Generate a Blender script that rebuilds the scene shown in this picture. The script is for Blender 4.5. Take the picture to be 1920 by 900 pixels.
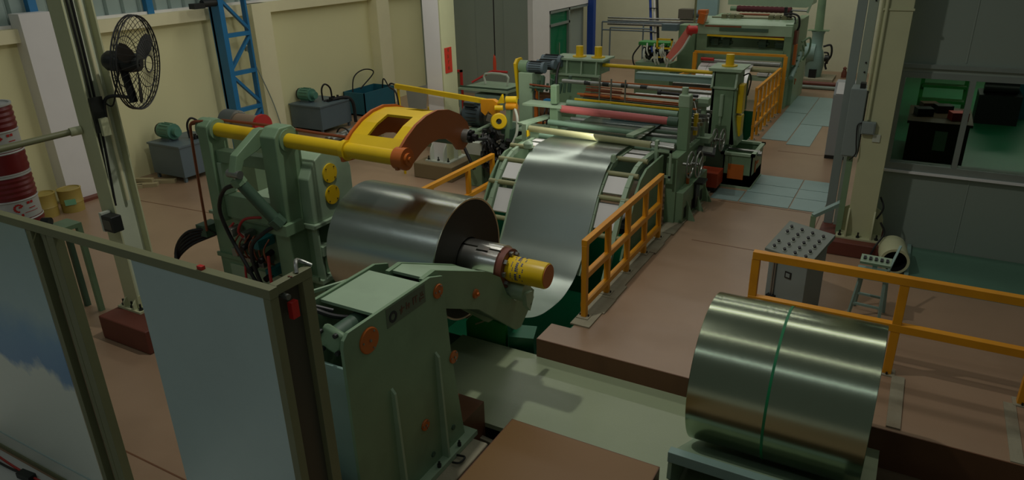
import bpy, bmesh, math, random
from mathutils import Vector, Matrix
random.seed(7)
for o in list(bpy.data.objects): bpy.data.objects.remove(o)
scene = bpy.context.scene
COL = scene.collection
PI = math.pi

# ------------------------------------------------------------------ camera
F_PX, PITCH, ROLL, YAW = 1334.23, 0.398835, -0.0258073, -0.518629
cp, sp, cy, sy, cr, sr = math.cos(PITCH), math.sin(PITCH), math.cos(YAW), math.sin(YAW), math.cos(ROLL), math.sin(ROLL)
fw = Vector((sy*cp, cy*cp, -sp)); rt = Vector((cy, -sy, 0)); up = rt.cross(fw)
r_ = rt*cr + up*sr; u_ = rt*(-sr) + up*cr
cam_d = bpy.data.cameras.new('camera'); cam = bpy.data.objects.new('camera', cam_d); COL.objects.link(cam)
M = Matrix((( r_.x, u_.x, -fw.x, 0), (r_.y, u_.y, -fw.y, 0), (r_.z, u_.z, -fw.z, 5.0), (0, 0, 0, 1)))
cam.matrix_world = M
cam_d.sensor_width = 36; cam_d.lens = F_PX/1920*36; cam_d.clip_end = 200
scene.camera = cam

# ------------------------------------------------------------------ world, lamps, exposure
w = bpy.data.worlds.new('hall_air'); scene.world = w; w.use_nodes = True
w.node_tree.nodes['Background'].inputs[0].default_value = (0.86, 1.0, 0.90, 1)
w.node_tree.nodes['Background'].inputs[1].default_value = 0.42
scene.view_settings.view_transform = 'Standard'; scene.view_settings.look = 'None'
scene.view_settings.gamma = 1; scene.view_settings.use_curve_mapping = False
scene.view_settings.exposure = -2.95
def area_lamp(loc, sx, sy_, power, col=(1, .97, .9), target=None):
    d = bpy.data.lights.new('bay_and_fill_light', 'AREA'); d.shape = 'RECTANGLE'; d.size = sx; d.size_y = sy_
    d.energy = power; d.color = col
    o = bpy.data.objects.new('bay_and_fill_light', d); COL.objects.link(o); o.location = loc
    if target: o.rotation_euler = (Vector(target)-Vector(loc)).to_track_quat('-Z', 'Y').to_euler()
    return o
# rows of long tube fixtures and one compact high-bay lamp over the mandrel, then an added wall fill
area_lamp((-4.7, 6.3, 8.6), .22, .22, 1150)
area_lamp((-5.0, 13.2, 10.0), 16, .7, 1450)
area_lamp((-5.0, 4.4, 10.0), 16, .22, 330)
area_lamp((-5.0, -1.6, 10.0), 16, .3, 520, (.85, .94, 1))
area_lamp((-6.5, 21.5, 10.0), 16, .6, 1900)
area_lamp((-6.5, 27.0, 8.0), 14, .5, 1500)
area_lamp((-10.5, 12.0, 9.0), .4, 24, 1300, target=(-16.0, 12.0, 5.0))  # unseen fill light, added to brighten the left wall
# unseen fill lights added to brighten the office room
area_lamp((2.5, 20.0, 3.35), 5, .4, 270)
area_lamp((3.5, 27.0, 3.35), 5, .4, 600)

# ------------------------------------------------------------------ materials
def lin(c):
    c = c/255
    return c/12.92 if c <= .04045 else ((c+.055)/1.055)**2.4
def mat(name, rgb, rough=.5, metal=0.0, var=.12, scale=3.0, bump=0.0, bscale=40, spec=.5, alpha=1, dirt=None, dirt_amt=.0, trans=0):
    m = bpy.data.materials.new(name); m.use_nodes = True; nt = m.node_tree; b = nt.nodes['Principled BSDF']
    base = (lin(rgb[0]), lin(rgb[1]), lin(rgb[2]), 1)
    tc = nt.nodes.new('ShaderNodeTexCoord'); geo = nt.nodes.new('ShaderNodeNewGeometry')
    n = nt.nodes.new('ShaderNodeTexNoise'); n.inputs['Scale'].default_value = scale; n.inputs['Detail'].default_value = 5
    nt.links.new(geo.outputs['Position'], n.inputs['Vector'])
    mx = nt.nodes.new('ShaderNodeMix'); mx.data_type = 'RGBA'
    mx.inputs['A'].default_value = tuple(x*(1-var) for x in base[:3])+(1,)
    mx.inputs['B'].default_value = tuple(min(1, x*(1+var)) for x in base[:3])+(1,)
    nt.links.new(n.outputs['Fac'], mx.inputs['Factor'])
    out = mx.outputs['Result']
    if dirt_amt:
        n2 = nt.nodes.new('ShaderNodeTexNoise'); n2.inputs['Scale'].default_value = scale*.35; n2.inputs['Detail'].default_value = 8
        nt.links.new(geo.outputs['Position'], n2.inputs['Vector'])
        rp = nt.nodes.new('ShaderNodeValToRGB'); rp.color_ramp.elements[0].position = .5; rp.color_ramp.elements[1].position = .7
        nt.links.new(n2.outputs['Fac'], rp.inputs[0])
        mm = nt.nodes.new('ShaderNodeMath'); mm.operation = 'MULTIPLY'; mm.inputs[1].default_value = dirt_amt
        nt.links.new(rp.outputs[0], mm.inputs[0])
        m2 = nt.nodes.new('ShaderNodeMix'); m2.data_type = 'RGBA'
        d = dirt or (60, 50, 40); m2.inputs['B'].default_value = (lin(d[0]), lin(d[1]), lin(d[2]), 1)
        nt.links.new(mm.outputs[0], m2.inputs['Factor']); nt.links.new(out, m2.inputs['A']); out = m2.outputs['Result']
    nt.links.new(out, b.inputs['Base Color'])
    b.inputs['Roughness'].default_value = rough; b.inputs['Metallic'].default_value = metal
    b.inputs['Specular IOR Level'].default_value = spec
    b.inputs['Alpha'].default_value = alpha
    if trans: b.inputs['Transmission Weight'].default_value = trans
    if bump:
        n3 = nt.nodes.new('ShaderNodeTexNoise'); n3.inputs['Scale'].default_value = bscale; n3.inputs['Detail'].default_value = 4
        nt.links.new(geo.outputs['Position'], n3.inputs['Vector'])
        bp = nt.nodes.new('ShaderNodeBump'); bp.inputs['Strength'].default_value = bump; bp.inputs['Distance'].default_value = .01
        nt.links.new(n3.outputs['Fac'], bp.inputs['Height']); nt.links.new(bp.outputs[0], b.inputs['Normal'])
    return m
G = mat('machine_green_paint', (122, 150, 116), .42, dirt=(70, 84, 66), dirt_amt=.35)
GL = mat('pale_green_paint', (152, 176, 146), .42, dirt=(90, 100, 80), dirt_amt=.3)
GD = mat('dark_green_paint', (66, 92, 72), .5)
TEAL = mat('pale_teal_paint', (132, 160, 150), .45)
YE = mat('yellow_paint', (222, 186, 20), .38, dirt=(150, 90, 20), dirt_amt=.25)
OR = mat('orange_paint', (186, 98, 34), .4, dirt=(140, 70, 20), dirt_amt=.2)
RAIL = mat('rail_yellow_paint', (224, 152, 22), .42, dirt=(160, 84, 24), dirt_amt=.3)
CREAM = mat('cream_wall_paint', (226, 222, 172), .7, var=.05, scale=.6)
CREAM2 = mat('cream_trim_paint', (232, 226, 184), .65, var=.05)
COLC = mat('cream_column_paint', (192, 194, 154), .5, var=.08)
OLIVE = mat('olive_frame_paint', (116, 118, 84), .5, var=.15)
GREYW = mat('grey_partition_panel', (146, 158, 146), .6, var=.06, scale=.7)
WHITEP = mat('white_paint', (228, 226, 222), .6, var=.04)
OFFW = mat('office_wall_panel', (140, 152, 140), .5, var=.05, scale=.8)
OFFT = mat('aluminium_window_frame', (138, 148, 140), .4, .3)
BLUE = mat('blue_steel_paint', (38, 118, 168), .45, var=.15)
BLUED = mat('navy_blue_paint', (22, 62, 140), .5)
TANKB = mat('teal_blue_tank_paint', (32, 96, 112), .5)
GREYT = mat('slate_grey_paint', (92, 108, 114), .5)
CAB = mat('light_grey_cabinet_paint', (132, 144, 140), .45, var=.05)
FLOOR = mat('red_brown_floor_paint', (162, 134, 108), .33, var=.1, scale=1.3, bump=.08, bscale=60, dirt=(120, 96, 72), dirt_amt=.45)
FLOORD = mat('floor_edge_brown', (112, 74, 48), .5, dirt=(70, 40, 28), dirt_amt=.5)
PLATE = mat('pale_green_trench_floor', (154, 166, 132), .28, var=.06, scale=1.2, bump=.15, bscale=90, dirt=(124, 140, 116), dirt_amt=.4)
NEARF = mat('pale_grey_floor_paint', (210, 208, 200), .5, var=.06, bump=.1)
STPL = mat('blue_grey_floor_plate', (146, 172, 168), .42, .1, var=.08, bump=.15, bscale=120)
PIT = mat('green_pit_paint', (10, 92, 58), .4, var=.2)
PITL = mat('bright_green_sheet', (50, 140, 62), .45, var=.2)
BLK = mat('black_rubber', (22, 22, 22), .5)
DK = mat('dark_machine_metal', (50, 52, 50), .45, .5)
CHR = mat('chrome_steel', (225, 225, 215), .24, 1, var=.05)
STEELM = mat('worn_steel', (150, 152, 146), .35, .8, var=.15, bump=.1)
ROLLY = mat('cream_rubber_roll', (150, 150, 108), .45)
ROLLP = mat('pink_rubber_roll', (180, 92, 88), .5)
ROLLG = mat('green_rubber_roll', (120, 150, 126), .45)
RED = mat('red_paint', (190, 40, 34), .45)
SIGNR = mat('sign_red_paint', (196, 52, 34), .5)
DRUM = mat('crimson_drum_paint', (122, 26, 30), .35)
WLAB = mat('white_drum_paint', (196, 196, 190), .45)
COPPER = mat('copper_brown_pipe', (140, 78, 50), .4, .4)
BROWN = mat('brown_rust_paint', (112, 60, 44), .5)
CONC = mat('weathered_concrete', (156, 150, 126), .85, var=.2, bump=.5, bscale=25, dirt=(110, 90, 66), dirt_amt=.6)
BLOCK = mat('dark_red_block_paint', (104, 52, 38), .6, dirt=(70, 40, 30), dirt_amt=.4)
WOOD = mat('raw_timber', (168, 156, 118), .8, bump=.3)
PAIL = mat('khaki_pail_paint', (166, 146, 74), .45)
MOTG = mat('green_motor_paint', (84, 132, 112), .45)
MOTD = mat('blue_grey_motor_paint', (58, 72, 76), .45)
BELT = mat('salmon_belt', (206, 108, 90), .6)
TRANSL = mat('translucent_wall_sheet', (150, 168, 160), .5, var=.1)
HOSER = mat('red_hose_rubber', (180, 50, 44), .5)
BRUSH = mat('maroon_brush_bristles', (92, 40, 44), .8, bump=.6, bscale=80)
GREYM = mat('grey_motor_box', (92, 88, 76), .6)
INT_G = mat('green_interior_floor', (20, 110, 72), .35, var=.1)
INT_B = mat('brown_interior_cabinet', (84, 56, 34), .5)
PLAST = mat('white_plastic', (190, 196, 180), .5)
LBL = mat('printed_label_blue', (40, 60, 110), .5)
def glass(name, tint):
    m = bpy.data.materials.new(name); m.use_nodes = True; nt = m.node_tree; b = nt.nodes['Principled BSDF']
    n = nt.nodes.new('ShaderNodeTexNoise'); n.inputs['Scale'].default_value = 1.5
    mr = nt.nodes.new('ShaderNodeMapRange'); mr.inputs['To Min'].default_value = .02; mr.inputs['To Max'].default_value = .05
    nt.links.new(n.outputs['Fac'], mr.inputs['Value']); nt.links.new(mr.outputs[0], b.inputs['Roughness'])
    tr = nt.nodes.new('ShaderNodeBsdfTransparent'); tr.inputs[0].default_value = tint+(1,)
    b.inputs['Base Color'].default_value = (.01, .02, .015, 1); b.inputs['IOR'].default_value = 1.45
    ms = nt.nodes.new('ShaderNodeMixShader'); fr = nt.nodes.new('ShaderNodeFresnel'); fr.inputs['IOR'].default_value = 1.3
    nt.links.new(fr.outputs[0], ms.inputs[0]); nt.links.new(tr.outputs[0], ms.inputs[1]); nt.links.new(b.outputs[0], ms.inputs[2])
    nt.links.new(ms.outputs[0], nt.nodes['Material Output'].inputs[0])
    return m
GLASS = glass('tinted_window_glass', (.72, .80, .72))
GLASSG = mat('door_glass_painted_view', (16, 112, 70), .08, var=.15)  # green floor mirrored and seen through the glass, painted as opaque colour
def coil_mat(name, rgb, rough, aniso_scale):
    m = mat(name, rgb, rough, 1.0, var=.08, scale=1.5); nt = m.node_tree; b = nt.nodes['Principled BSDF']
    geo = nt.nodes.new('ShaderNodeNewGeometry'); mp = nt.nodes.new('ShaderNodeMapping'); mp.inputs['Scale'].default_value = (aniso_scale, .6, .6)
    n = nt.nodes.new('ShaderNodeTexNoise'); n.inputs['Scale'].default_value = 4; n.inputs['Detail'].default_value = 3
    nt.links.new(geo.outputs['Position'], mp.inputs[0]); nt.links.new(mp.outputs[0], n.inputs['Vector'])
    mr = nt.nodes.new('ShaderNodeMapRange'); mr.inputs['To Min'].default_value = rough*.92; mr.inputs['To Max'].default_value = rough*1.1
    nt.links.new(n.outputs['Fac'], mr.inputs['Value']); nt.links.new(mr.outputs[0], b.inputs['Roughness'])
    return m
COIL = coil_mat('rolled_steel_sheet', (196, 202, 190), .25, 3)
COIL2 = coil_mat('oiled_steel_sheet', (166, 176, 150), .2, 3)
STRIP = coil_mat('steel_strip_sheet', (158, 168, 158), .3, 10)
EDGE = mat('wound_coil_edges', (58, 54, 48), .55, .6, var=.2, bump=.3, bscale=120)
def galv(name):
    m = mat(name, (176, 196, 194), .38, .25, var=.1, scale=1.2); nt = m.node_tree; b = nt.nodes['Principled BSDF']
    geo = nt.nodes.new('ShaderNodeNewGeometry'); v = nt.nodes.new('ShaderNodeTexVoronoi'); v.inputs['Scale'].default_value = 55
    nt.links.new(geo.outputs['Position'], v.inputs['Vector'])
    bp = nt.nodes.new('ShaderNodeBump'); bp.inputs['Strength'].default_value = .12; bp.inputs['Distance'].default_value = .004
    nt.links.new(v.outputs['Distance'], bp.inputs['Height']); nt.links.new(bp.outputs[0], b.inputs['Normal'])
    return m
GALV = galv('galvanised_sheet')
def banded_mat():
    # galvanised sheet, pale low down, then a ragged blue band fading to grey
    m = galv('blue_banded_galvanised_sheet'); nt = m.node_tree; b = nt.nodes['Principled BSDF']
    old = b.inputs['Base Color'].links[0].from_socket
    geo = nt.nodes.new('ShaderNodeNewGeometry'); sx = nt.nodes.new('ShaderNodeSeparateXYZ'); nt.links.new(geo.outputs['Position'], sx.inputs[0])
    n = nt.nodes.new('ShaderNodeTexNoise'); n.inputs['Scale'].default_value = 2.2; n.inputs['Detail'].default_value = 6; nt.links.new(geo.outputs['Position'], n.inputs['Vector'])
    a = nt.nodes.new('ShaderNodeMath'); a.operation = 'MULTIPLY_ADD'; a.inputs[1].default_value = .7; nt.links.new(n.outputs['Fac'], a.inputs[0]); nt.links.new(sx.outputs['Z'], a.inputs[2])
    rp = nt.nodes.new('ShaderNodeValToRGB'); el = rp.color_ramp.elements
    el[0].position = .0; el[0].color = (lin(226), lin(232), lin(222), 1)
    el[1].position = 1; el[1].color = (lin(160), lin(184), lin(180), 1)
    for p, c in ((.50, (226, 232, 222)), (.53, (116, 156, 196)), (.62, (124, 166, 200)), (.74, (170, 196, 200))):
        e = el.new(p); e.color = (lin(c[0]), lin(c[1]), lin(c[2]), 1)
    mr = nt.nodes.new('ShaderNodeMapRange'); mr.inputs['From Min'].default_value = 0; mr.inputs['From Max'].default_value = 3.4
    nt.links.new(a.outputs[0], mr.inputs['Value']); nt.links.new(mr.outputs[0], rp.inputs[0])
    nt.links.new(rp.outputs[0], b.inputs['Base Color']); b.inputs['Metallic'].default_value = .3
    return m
BANDED = banded_mat()

# ------------------------------------------------------------------ mesh helpers
class MB:
    def __init__(s): s.v = []; s.f = []; s.p = []
    def add(s, vs, fs):
        s.p.append((len(s.v), len(s.f), len(vs), len(fs)))
        o = len(s.v); s.v += [tuple(v) for v in vs]; s.f += [tuple(i+o for i in f) for f in fs]; return s
    def box(s, x0, x1, y0, y1, z0, z1):
        return s.add([(x, y, z) for x in (x0, x1) for y in (y0, y1) for z in (z0, z1)],
                     [(0, 1, 3, 2), (4, 6, 7, 5), (0, 4, 5, 1), (2, 3, 7, 6), (0, 2, 6, 4), (1, 5, 7, 3)])
    def obox(s, c, sz, rot=(0, 0, 0)):
        from mathutils import Euler
        R = Euler(rot).to_matrix(); h = [q/2 for q in sz]
        vs = [Vector(c)+R @ Vector((x*h[0], y*h[1], z*h[2])) for x in (-1, 1) for y in (-1, 1) for z in (-1, 1)]
        return s.add(vs, [(0, 1, 3, 2), (4, 6, 7, 5), (0, 4, 5, 1), (2, 3, 7, 6), (0, 2, 6, 4), (1, 5, 7, 3)])
    def bar(s, p0, p1, w_, h_):
        p0, p1 = Vector(p0), Vector(p1); d = (p1-p0).normalized()
        a = d.cross(Vector((0, 0, 1)))
        if a.length < .05: a = Vector((1, 0, 0))
        a.normalize(); b = a.cross(d).normalized()
        vs = [p+a*x*w_/2+b*z*h_/2 for p in (p0, p1) for x, z in ((-1, -1), (1, -1), (1, 1), (-1, 1))]
        return s.add(vs, [(3, 2, 1, 0), (4, 5, 6, 7), (0, 1, 5, 4), (1, 2, 6, 5), (2, 3, 7, 6), (3, 0, 4, 7)])
    def cyl(s, p0, p1, r, n=20, r1=None, hole=0):
        p0, p1 = Vector(p0), Vector(p1); d = (p1-p0).normalized(); r1 = r if r1 is None else r1
        a = d.orthogonal().normalized(); b = d.cross(a)
        ring = lambda p, q: [p+(a*math.cos(2*PI*i/n)+b*math.sin(2*PI*i/n))*q for i in range(n)]
        if not hole:
            vs = ring(p0, r)+ring(p1, r1)
            fs = [(i, (i+1) % n, n+(i+1) % n, n+i) for i in range(n)]+[tuple(range(n))[::-1], tuple(range(n, 2*n))]
        else:
            vs = ring(p0, r)+ring(p1, r1)+ring(p0, hole)+ring(p1, hole); fs = []
            for i in range(n):
                j = (i+1) % n
                fs += [(i, j, n+j, n+i), (2*n+j, 2*n+i, 3*n+i, 3*n+j), (j, i, 2*n+i, 2*n+j), (n+i, n+j, 3*n+j, 3*n+i)]
        return s.add(vs, fs)
    def tube(s, pts, r, n=8, sm=6):
        P = [Vector(p) for p in pts]
        if sm > 1 and len(P) > 2:
            Q = []; E = [P[0]*2-P[1]]+P+[P[-1]*2-P[-2]]
            for i in range(1, len(E)-2):
                for k in range(sm):
                    t = k/sm; a, b, c, d = E[i-1], E[i], E[i+1], E[i+2]
                    Q.append(.5*((2*b)+(c-a)*t+(2*a-5*b+4*c-d)*t*t+(3*b-a-3*c+d)*t**3))
            Q.append(P[-1]); P = Q
        vs = []; fs = []; prev = None
        for i, p in enumerate(P):
            d = (P[min(i+1, len(P)-1)]-P[max(i-1, 0)]).normalized()
            a = d.orthogonal().normalized() if prev is None else (prev-d*prev.dot(d)).normalized()
            prev = a; b = d.cross(a)
            vs += [p+(a*math.cos(2*PI*k/n)+b*math.sin(2*PI*k/n))*r for k in range(n)]
        for i in range(len(P)-1):
            for k in range(n):
                j = (k+1) % n; fs.append((i*n+k, i*n+j, (i+1)*n+j, (i+1)*n+k))
        fs += [tuple(range(n))[::-1], tuple(range((len(P)-1)*n, len(P)*n))]
        return s.add(vs, fs)
    def prism(s, ax, pts, a0, a1):
        n = len(pts)
        mk = {'x': lambda q, a: (a, q[0], q[1]), 'y': lambda q, a: (q[0], a, q[1]), 'z': lambda q, a: (q[0], q[1], a)}[ax]
        ar = sum(pts[i][0]*pts[(i+1) % n][1]-pts[(i+1) % n][0]*pts[i][1] for i in range(n))
        if (ar < 0) != (ax == 'y'): pts = pts[::-1]
        vs = [mk(q, a0) for q in pts]+[mk(q, a1) for q in pts]
        return s.add(vs, [tuple(range(n))[::-1], tuple(range(n, 2*n))]+[(i, (i+1) % n, n+(i+1) % n, n+i) for i in range(n)])
    def lathe(s, ax_p, d, prof, n=28):
        p = Vector(ax_p); d = Vector(d).normalized(); a = d.orthogonal().normalized(); b = d.cross(a); m = len(prof)
        vs = [p+d*t+(a*math.cos(2*PI*i/n)+b*math.sin(2*PI*i/n))*r for i in range(n) for t, r in prof]
        fs = [(i*m+k, i*m+k+1, ((i+1) % n)*m+k+1, ((i+1) % n)*m+k) for i in range(n) for k in range(m-1)]
        return s.add(vs, fs)
    def sheet(s, prof, x0, x1, t):
        # strip extruded along X from (y,z) centreline with thickness t
        n = len(prof); top = []; bot = []
        for i, (y, z) in enumerate(prof):
            a = prof[max(i-1, 0)]; b = prof[min(i+1, n-1)]; dy, dz = b[0]-a[0], b[1]-a[1]; L = math.hypot(dy, dz) or 1
            top.append((y-dz/L*t/2, z+dy/L*t/2)); bot.append((y+dz/L*t/2, z-dy/L*t/2))
        vs = [(x, q[0], q[1]) for x in (x0, x1) for q in top+bot]; N = 2*n; fs = []
        for i in range(n-1):
            fs += [(i, i+1, N+i+1, N+i)[::-1], (n+i, N+n+i, N+n+i+1, n+i+1)[::-1], (i, n+i, n+i+1, i+1)[::-1], (N+i, N+i+1, N+n+i+1, N+n+i)[::-1]]
        fs += [(0, N, N+n, n), (n-1, N-1, N+N-1, N+n-1)]
        return s.add(vs, fs)
    def each(s, name, m, parent=None, bevel=0):
        out = []
        for v0, f0, nv, nf in s.p:
            q = MB(); q.v = s.v[v0:v0+nv]; q.f = [tuple(i-v0 for i in f) for f in s.f[f0:f0+nf]]; q.p = [(0, 0, nv, nf)]
            out.append(q.build(name, m, parent, bevel))
        return out
    def stuff(s, name, m, parent):
        o = s.build(name, m, parent); o['kind'] = 'stuff'; return o
    def build(s, name, m, parent=None, bevel=0, smooth=True):
        v = [Vector(q) for q in s.v]
        if parent is not None: o0 = Vector(parent.get('org', (0, 0, 0)))
        else:
            lo = [min(q[i] for q in v) for i in range(3)]; hi = [max(q[i] for q in v) for i in range(3)]
            o0 = Vector(((lo[0]+hi[0])/2, (lo[1]+hi[1])/2, lo[2]))
        me = bpy.data.meshes.new(name); me.from_pydata([q-o0 for q in v], [], s.f); me.materials.append(m)
        bm = bmesh.new(); bm.from_mesh(me); bmesh.ops.recalc_face_normals(bm, faces=bm.faces); bm.to_mesh(me); bm.free()
        if smooth:
            me.shade_smooth(); me.set_sharp_from_angle(angle=math.radians(35))
        o = bpy.data.objects.new(name, me); COL.objects.link(o)
        if parent is not None: o.parent = parent; o['org'] = tuple(o0)
        else: o.location = o0; o['org'] = tuple(o0)
        if bevel:
            b = o.modifiers.new('bevel', 'BEVEL'); b.width = bevel; b.segments = 2; b.limit_method = 'ANGLE'; b.harden_normals = True
        return o
def tag(o, label, cat, group=None):
    o['label'] = label; o['category'] = cat
    if group: o['group'] = group
    return o
def thing(name, loc, label, cat, group=None):
    o = bpy.data.objects.new(name, None); o.empty_display_size = .1; COL.objects.link(o); o.location = loc; o['org'] = tuple(loc)
    return tag(o, label, cat, group)
def struct(o): o['kind'] = 'structure'; return o
def box(*a): return MB().box(*a)
def cyl(*a, **k): return MB().cyl(*a, **k)
def arc_pts(c, r, a0, a1, n): return [(c[0]+r*math.cos(a0+(a1-a0)*i/n), c[1]+r*math.sin(a0+(a1-a0)*i/n)) for i in range(n+1)]
def hexbolt(mb, p, d, r=.018, h=.014): p = Vector(p); return mb.cyl(p, p+Vector(d)*h, r, n=6)
# ================================================================== SETTING
fl = MB()
fl.box(-16, -5.5, 2.7, 7.45, -.6, 0)           # left of the coil trench
fl.box(-5.5, -3.33, 2.7, 4.3, -.6, 0)
fl.box(-1.62, 8, 2.7, 5.0, -.6, 0)
fl.box(-3.6, 8, 7.45, 31, -2, 0)
fl.box(-3.9, -3.6, 7.45, 7.9, -.6, 0)
fl.box(-16, -7, 7.45, 31, -2, 0)
fl.box(-7, -3.6, 12.2, 17.0, -2, 0)
fl.box(-7, -3.6, 22.4, 31, -2, 0)
floor = struct(fl.build('floor', FLOOR))
FLOORY = mat('ochre_brown_floor_paint', (134, 100, 56), .45, var=.1, scale=1.3, bump=.08, bscale=60, dirt=(130, 90, 50), dirt_amt=.4)
struct(box(-3.33, -1.62, 2.7, 5.74, -.6, 0).build('floor_slab', FLOORY))
struct(box(-16, 8, -3, 2.7, -.6, 0).build('floor_near', NEARF))
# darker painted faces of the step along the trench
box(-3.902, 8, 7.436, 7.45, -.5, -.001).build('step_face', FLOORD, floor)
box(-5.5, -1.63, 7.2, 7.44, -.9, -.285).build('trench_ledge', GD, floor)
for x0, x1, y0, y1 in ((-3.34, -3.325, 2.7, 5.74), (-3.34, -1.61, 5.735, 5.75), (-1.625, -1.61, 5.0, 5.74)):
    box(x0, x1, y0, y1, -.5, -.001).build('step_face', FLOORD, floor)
# trench floor plate and pit
tp = struct(box(-5.13, .35, 5.86, 7.47, -.34, -.28).build('trim_1', PLATE))
struct(box(-5.6, 8, 4.2, 7.5, -1.0, -.8).build('trim_2', GD))
pit = MB(); pit.box(-7, -3.6, 7.45, 12.2, -1.9, -1.8); pit.box(-7.02, -6.99, 7.45, 12.2, -1.8, -.01); pit.box(-7, -3.6, 12.17, 12.21, -1.8, -.01)
pit.box(-3.62, -3.59, 7.9, 12.2, -1.8, -.01); pit.box(-7, -3.9, 7.44, 7.47, -1.8, -.35)
pit.box(-7, -3.6, 17, 22.4, -1.9, -1.8); pit.box(-7.02, -6.99, 17, 22.4, -1.8, -.01); pit.box(-7, -3.6, 22.37, 22.41, -1.8, -.01); pit.box(-3.62, -3.59, 17, 22.4, -1.8, -.01)
struct(pit.build('floor_pit', PIT))
# joints in the painted floor
for i, (p, q) in enumerate((((-15.7, 8.6), (-9.8, 9.0)), ((-9.8, 9.0), (-7.2, 9.1)), ((-3.0, 11.72), (-1.0, 11.72)), ((-3.1, 13.98), (-1.15, 13.98)), ((-1.15, 12.6), (-1.15, 13.98)), ((-2.7, 18.2), (-1.4, 18.2)), ((-7.2, 3.33), (-4.4, 3.33)))):
    MB().bar((p[0], p[1], .001), (q[0], q[1], .001), .018, .004).build('floor_joint', FLOORD, floor)
# concrete curb by the entry machine and under the near rail
cb = MB()
for i in range(14):
    y = 8.0+i*.47; cb.box(-3.66, -3.36+random.uniform(-.04, .05), y, y+.49, 0, .02+random.uniform(0, .012))
cb.build('curb', CONC, floor)
# blue-grey floor plates
xs = [-3.3, -2.72, -1.75, -1.12]; ys = [14.05, 14.75, 15.35, 16.05]
for i in range(3):
    for j in range(3):
        if xs[i] < -2.8 and ys[j] > 14.7: continue
        box(xs[i]+.012, xs[i+1]-.012, ys[j]+.012, ys[j+1]-.012, .0, .012).build('floor_plate', STPL, floor)
for x0, x1, y0, y1 in ((-2.62, -2.05, 18.9, 21.2), (-3.3, -2.65, 19.2, 22.6), (-2.63, -1.4, 21.25, 25.2), (-3.3, -2.65, 22.65, 25.2)):
    box(x0, x1, y0, y1, 0, .012).build('floor_plate', STPL, floor)
# teal painted floor strip and its rim by the office
box(.42, 6, 11.4, 13.03, 0, .006).build('floor_plate', mat('teal_floor_paint', (92, 128, 108), .35, var=.08), floor)
struct(MB().box(.36, 6, 11.34, 11.4, 0, .05).box(.36, .42, 11.34, 13.03, 0, .05).build('trim_3', TEAL))
# slab seam right of the coil and broken concrete corners
box(.36, .5, 7.5, 8.6, .0, .02).build('floor_patch', CONC, floor)
box(1.5, 1.62, 7.46, 8.6, .0, .01).build('floor_patch', CONC, floor)
# floor channel lip with bristle strip at the right end of the trench
box(.36, 8, 7.05, 7.2, -.62, -.52).build('channel_lip', CONC, floor)
br = MB()
for i in range(240):
    x = .45+i*.02; br.bar((x, 6.99+random.uniform(-.02, .02), -.6), (x+random.uniform(-.02, .02), 6.93, -.5+random.uniform(-.02, .03)), .006, .006)
o = br.build('bristles', CONC, floor); o['kind'] = 'stuff'

# left wall with ledge, pilasters and translucent sheets
WX = -15.75
wl = MB(); wl.box(WX-.25, WX, -3, 31, 0, 3.62)
wall_left = struct(wl.build('wall_left', CREAM))
struct(box(WX, WX+.2, -3, 31, 3.36, 3.62).build('trim_4', CREAM2))
pi_ = 0
for y, hh in ((7.9, 3.9), (13.62, 3.62), (18.65, 3.9), (24.2, 3.9)):
    struct(box(WX, WX+.36, y, y+.62, 0, hh).build('trim_%d' % (5+pi_), WHITEP if y == 7.9 else CREAM2)); pi_ += 1
wn = struct(box(WX-.25, WX-.2, -3, 31, 3.62, 7).build('window_1', TRANSL))
y = 2.0
while y < 20:
    wv = MB(); wv.prism('z', [(WX-.19, y), (WX-.19, y+.36), (WX-.13, y+.32), (WX-.13, y+.04)], 3.66, 7); wv.build('pane', TRANSL, wn); y += .4
for y in (8.32, 10.9, 4.0): box(WX-.13, WX+.02, y, y+.16, 3.62, 7).build('mullion', BLUE, wn)
box(WX-.14, WX-.02, -3, 31, 3.62, 3.68).build('window_sill', WHITEP, wn)
# inner shed: grey partition, white return, glazed door with its green view painted in
struct(box(WX, -11.45, 21.5, 21.7, 0, 8).build('wall_inner', GREYW))
for i in range(4): box(WX+.05+i*1.1, WX+.06+i*1.1+.01, 21.49, 21.5, 0, 8).build('panel_joint', OFFW, bpy.data.objects['wall_inner'])
struct(box(-11.45, -11.26, 21.48, 22.7, 0, 8).build('wall_return', WHITEP))
d1 = struct(MB().box(-11.5, -11.27, 22.7, 26.1, 2.72, 8).build('door_1', WHITEP))
box(-11.42, -11.36, 22.78, 24.3, 0, 2.7).build('glass_panel', GLASSG, d1)
fr = MB()
for y0, y1, z0, z1 in ((22.7, 22.8, 0, 2.72), (24.3, 24.4, 0, 2.72), (22.7, 24.4, 2.2, 2.28), (22.7, 26.1, 2.64, 2.74)): fr.box(-11.44, -11.27, y0, y1, z0, z1)
fr.each('door_frame', OFFT, d1)
box(-11.30, -11.27, 23.5, 23.54, 1.2, 1.6).build('door_handle', CHR, d1)
box(-11.6, -11.5, 24.4, 26.1, 0, 2.72).build('door_leaf', GREYW, d1)
struct(box(WX, -11.6, 26.1, 26.2, 0, 8).build('wall_inner_rear', GREYW))
struct(box(-12.6, -12.5, 22.2, 26.1, 0, 4).build('wall_inner_side', INT_G))
tag(box(-11.3, -11.05, 26.0, 26.25, 0, 8).build('steel_post', BLUED), 'navy blue square steel post at the end of the glazed door', 'post')
# back wall
struct(box(-16, 8, 30.5, 30.7, 0, 9).build('wall_back', mat('pale_cream_wall', (206, 206, 176), .7, var=.05)))
struct(box(-8.35, -7.45, 30.2, 30.5, 0, 9).build('trim_9', mat('pale_blue_pilaster', (130, 160, 158), .6)))
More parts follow.
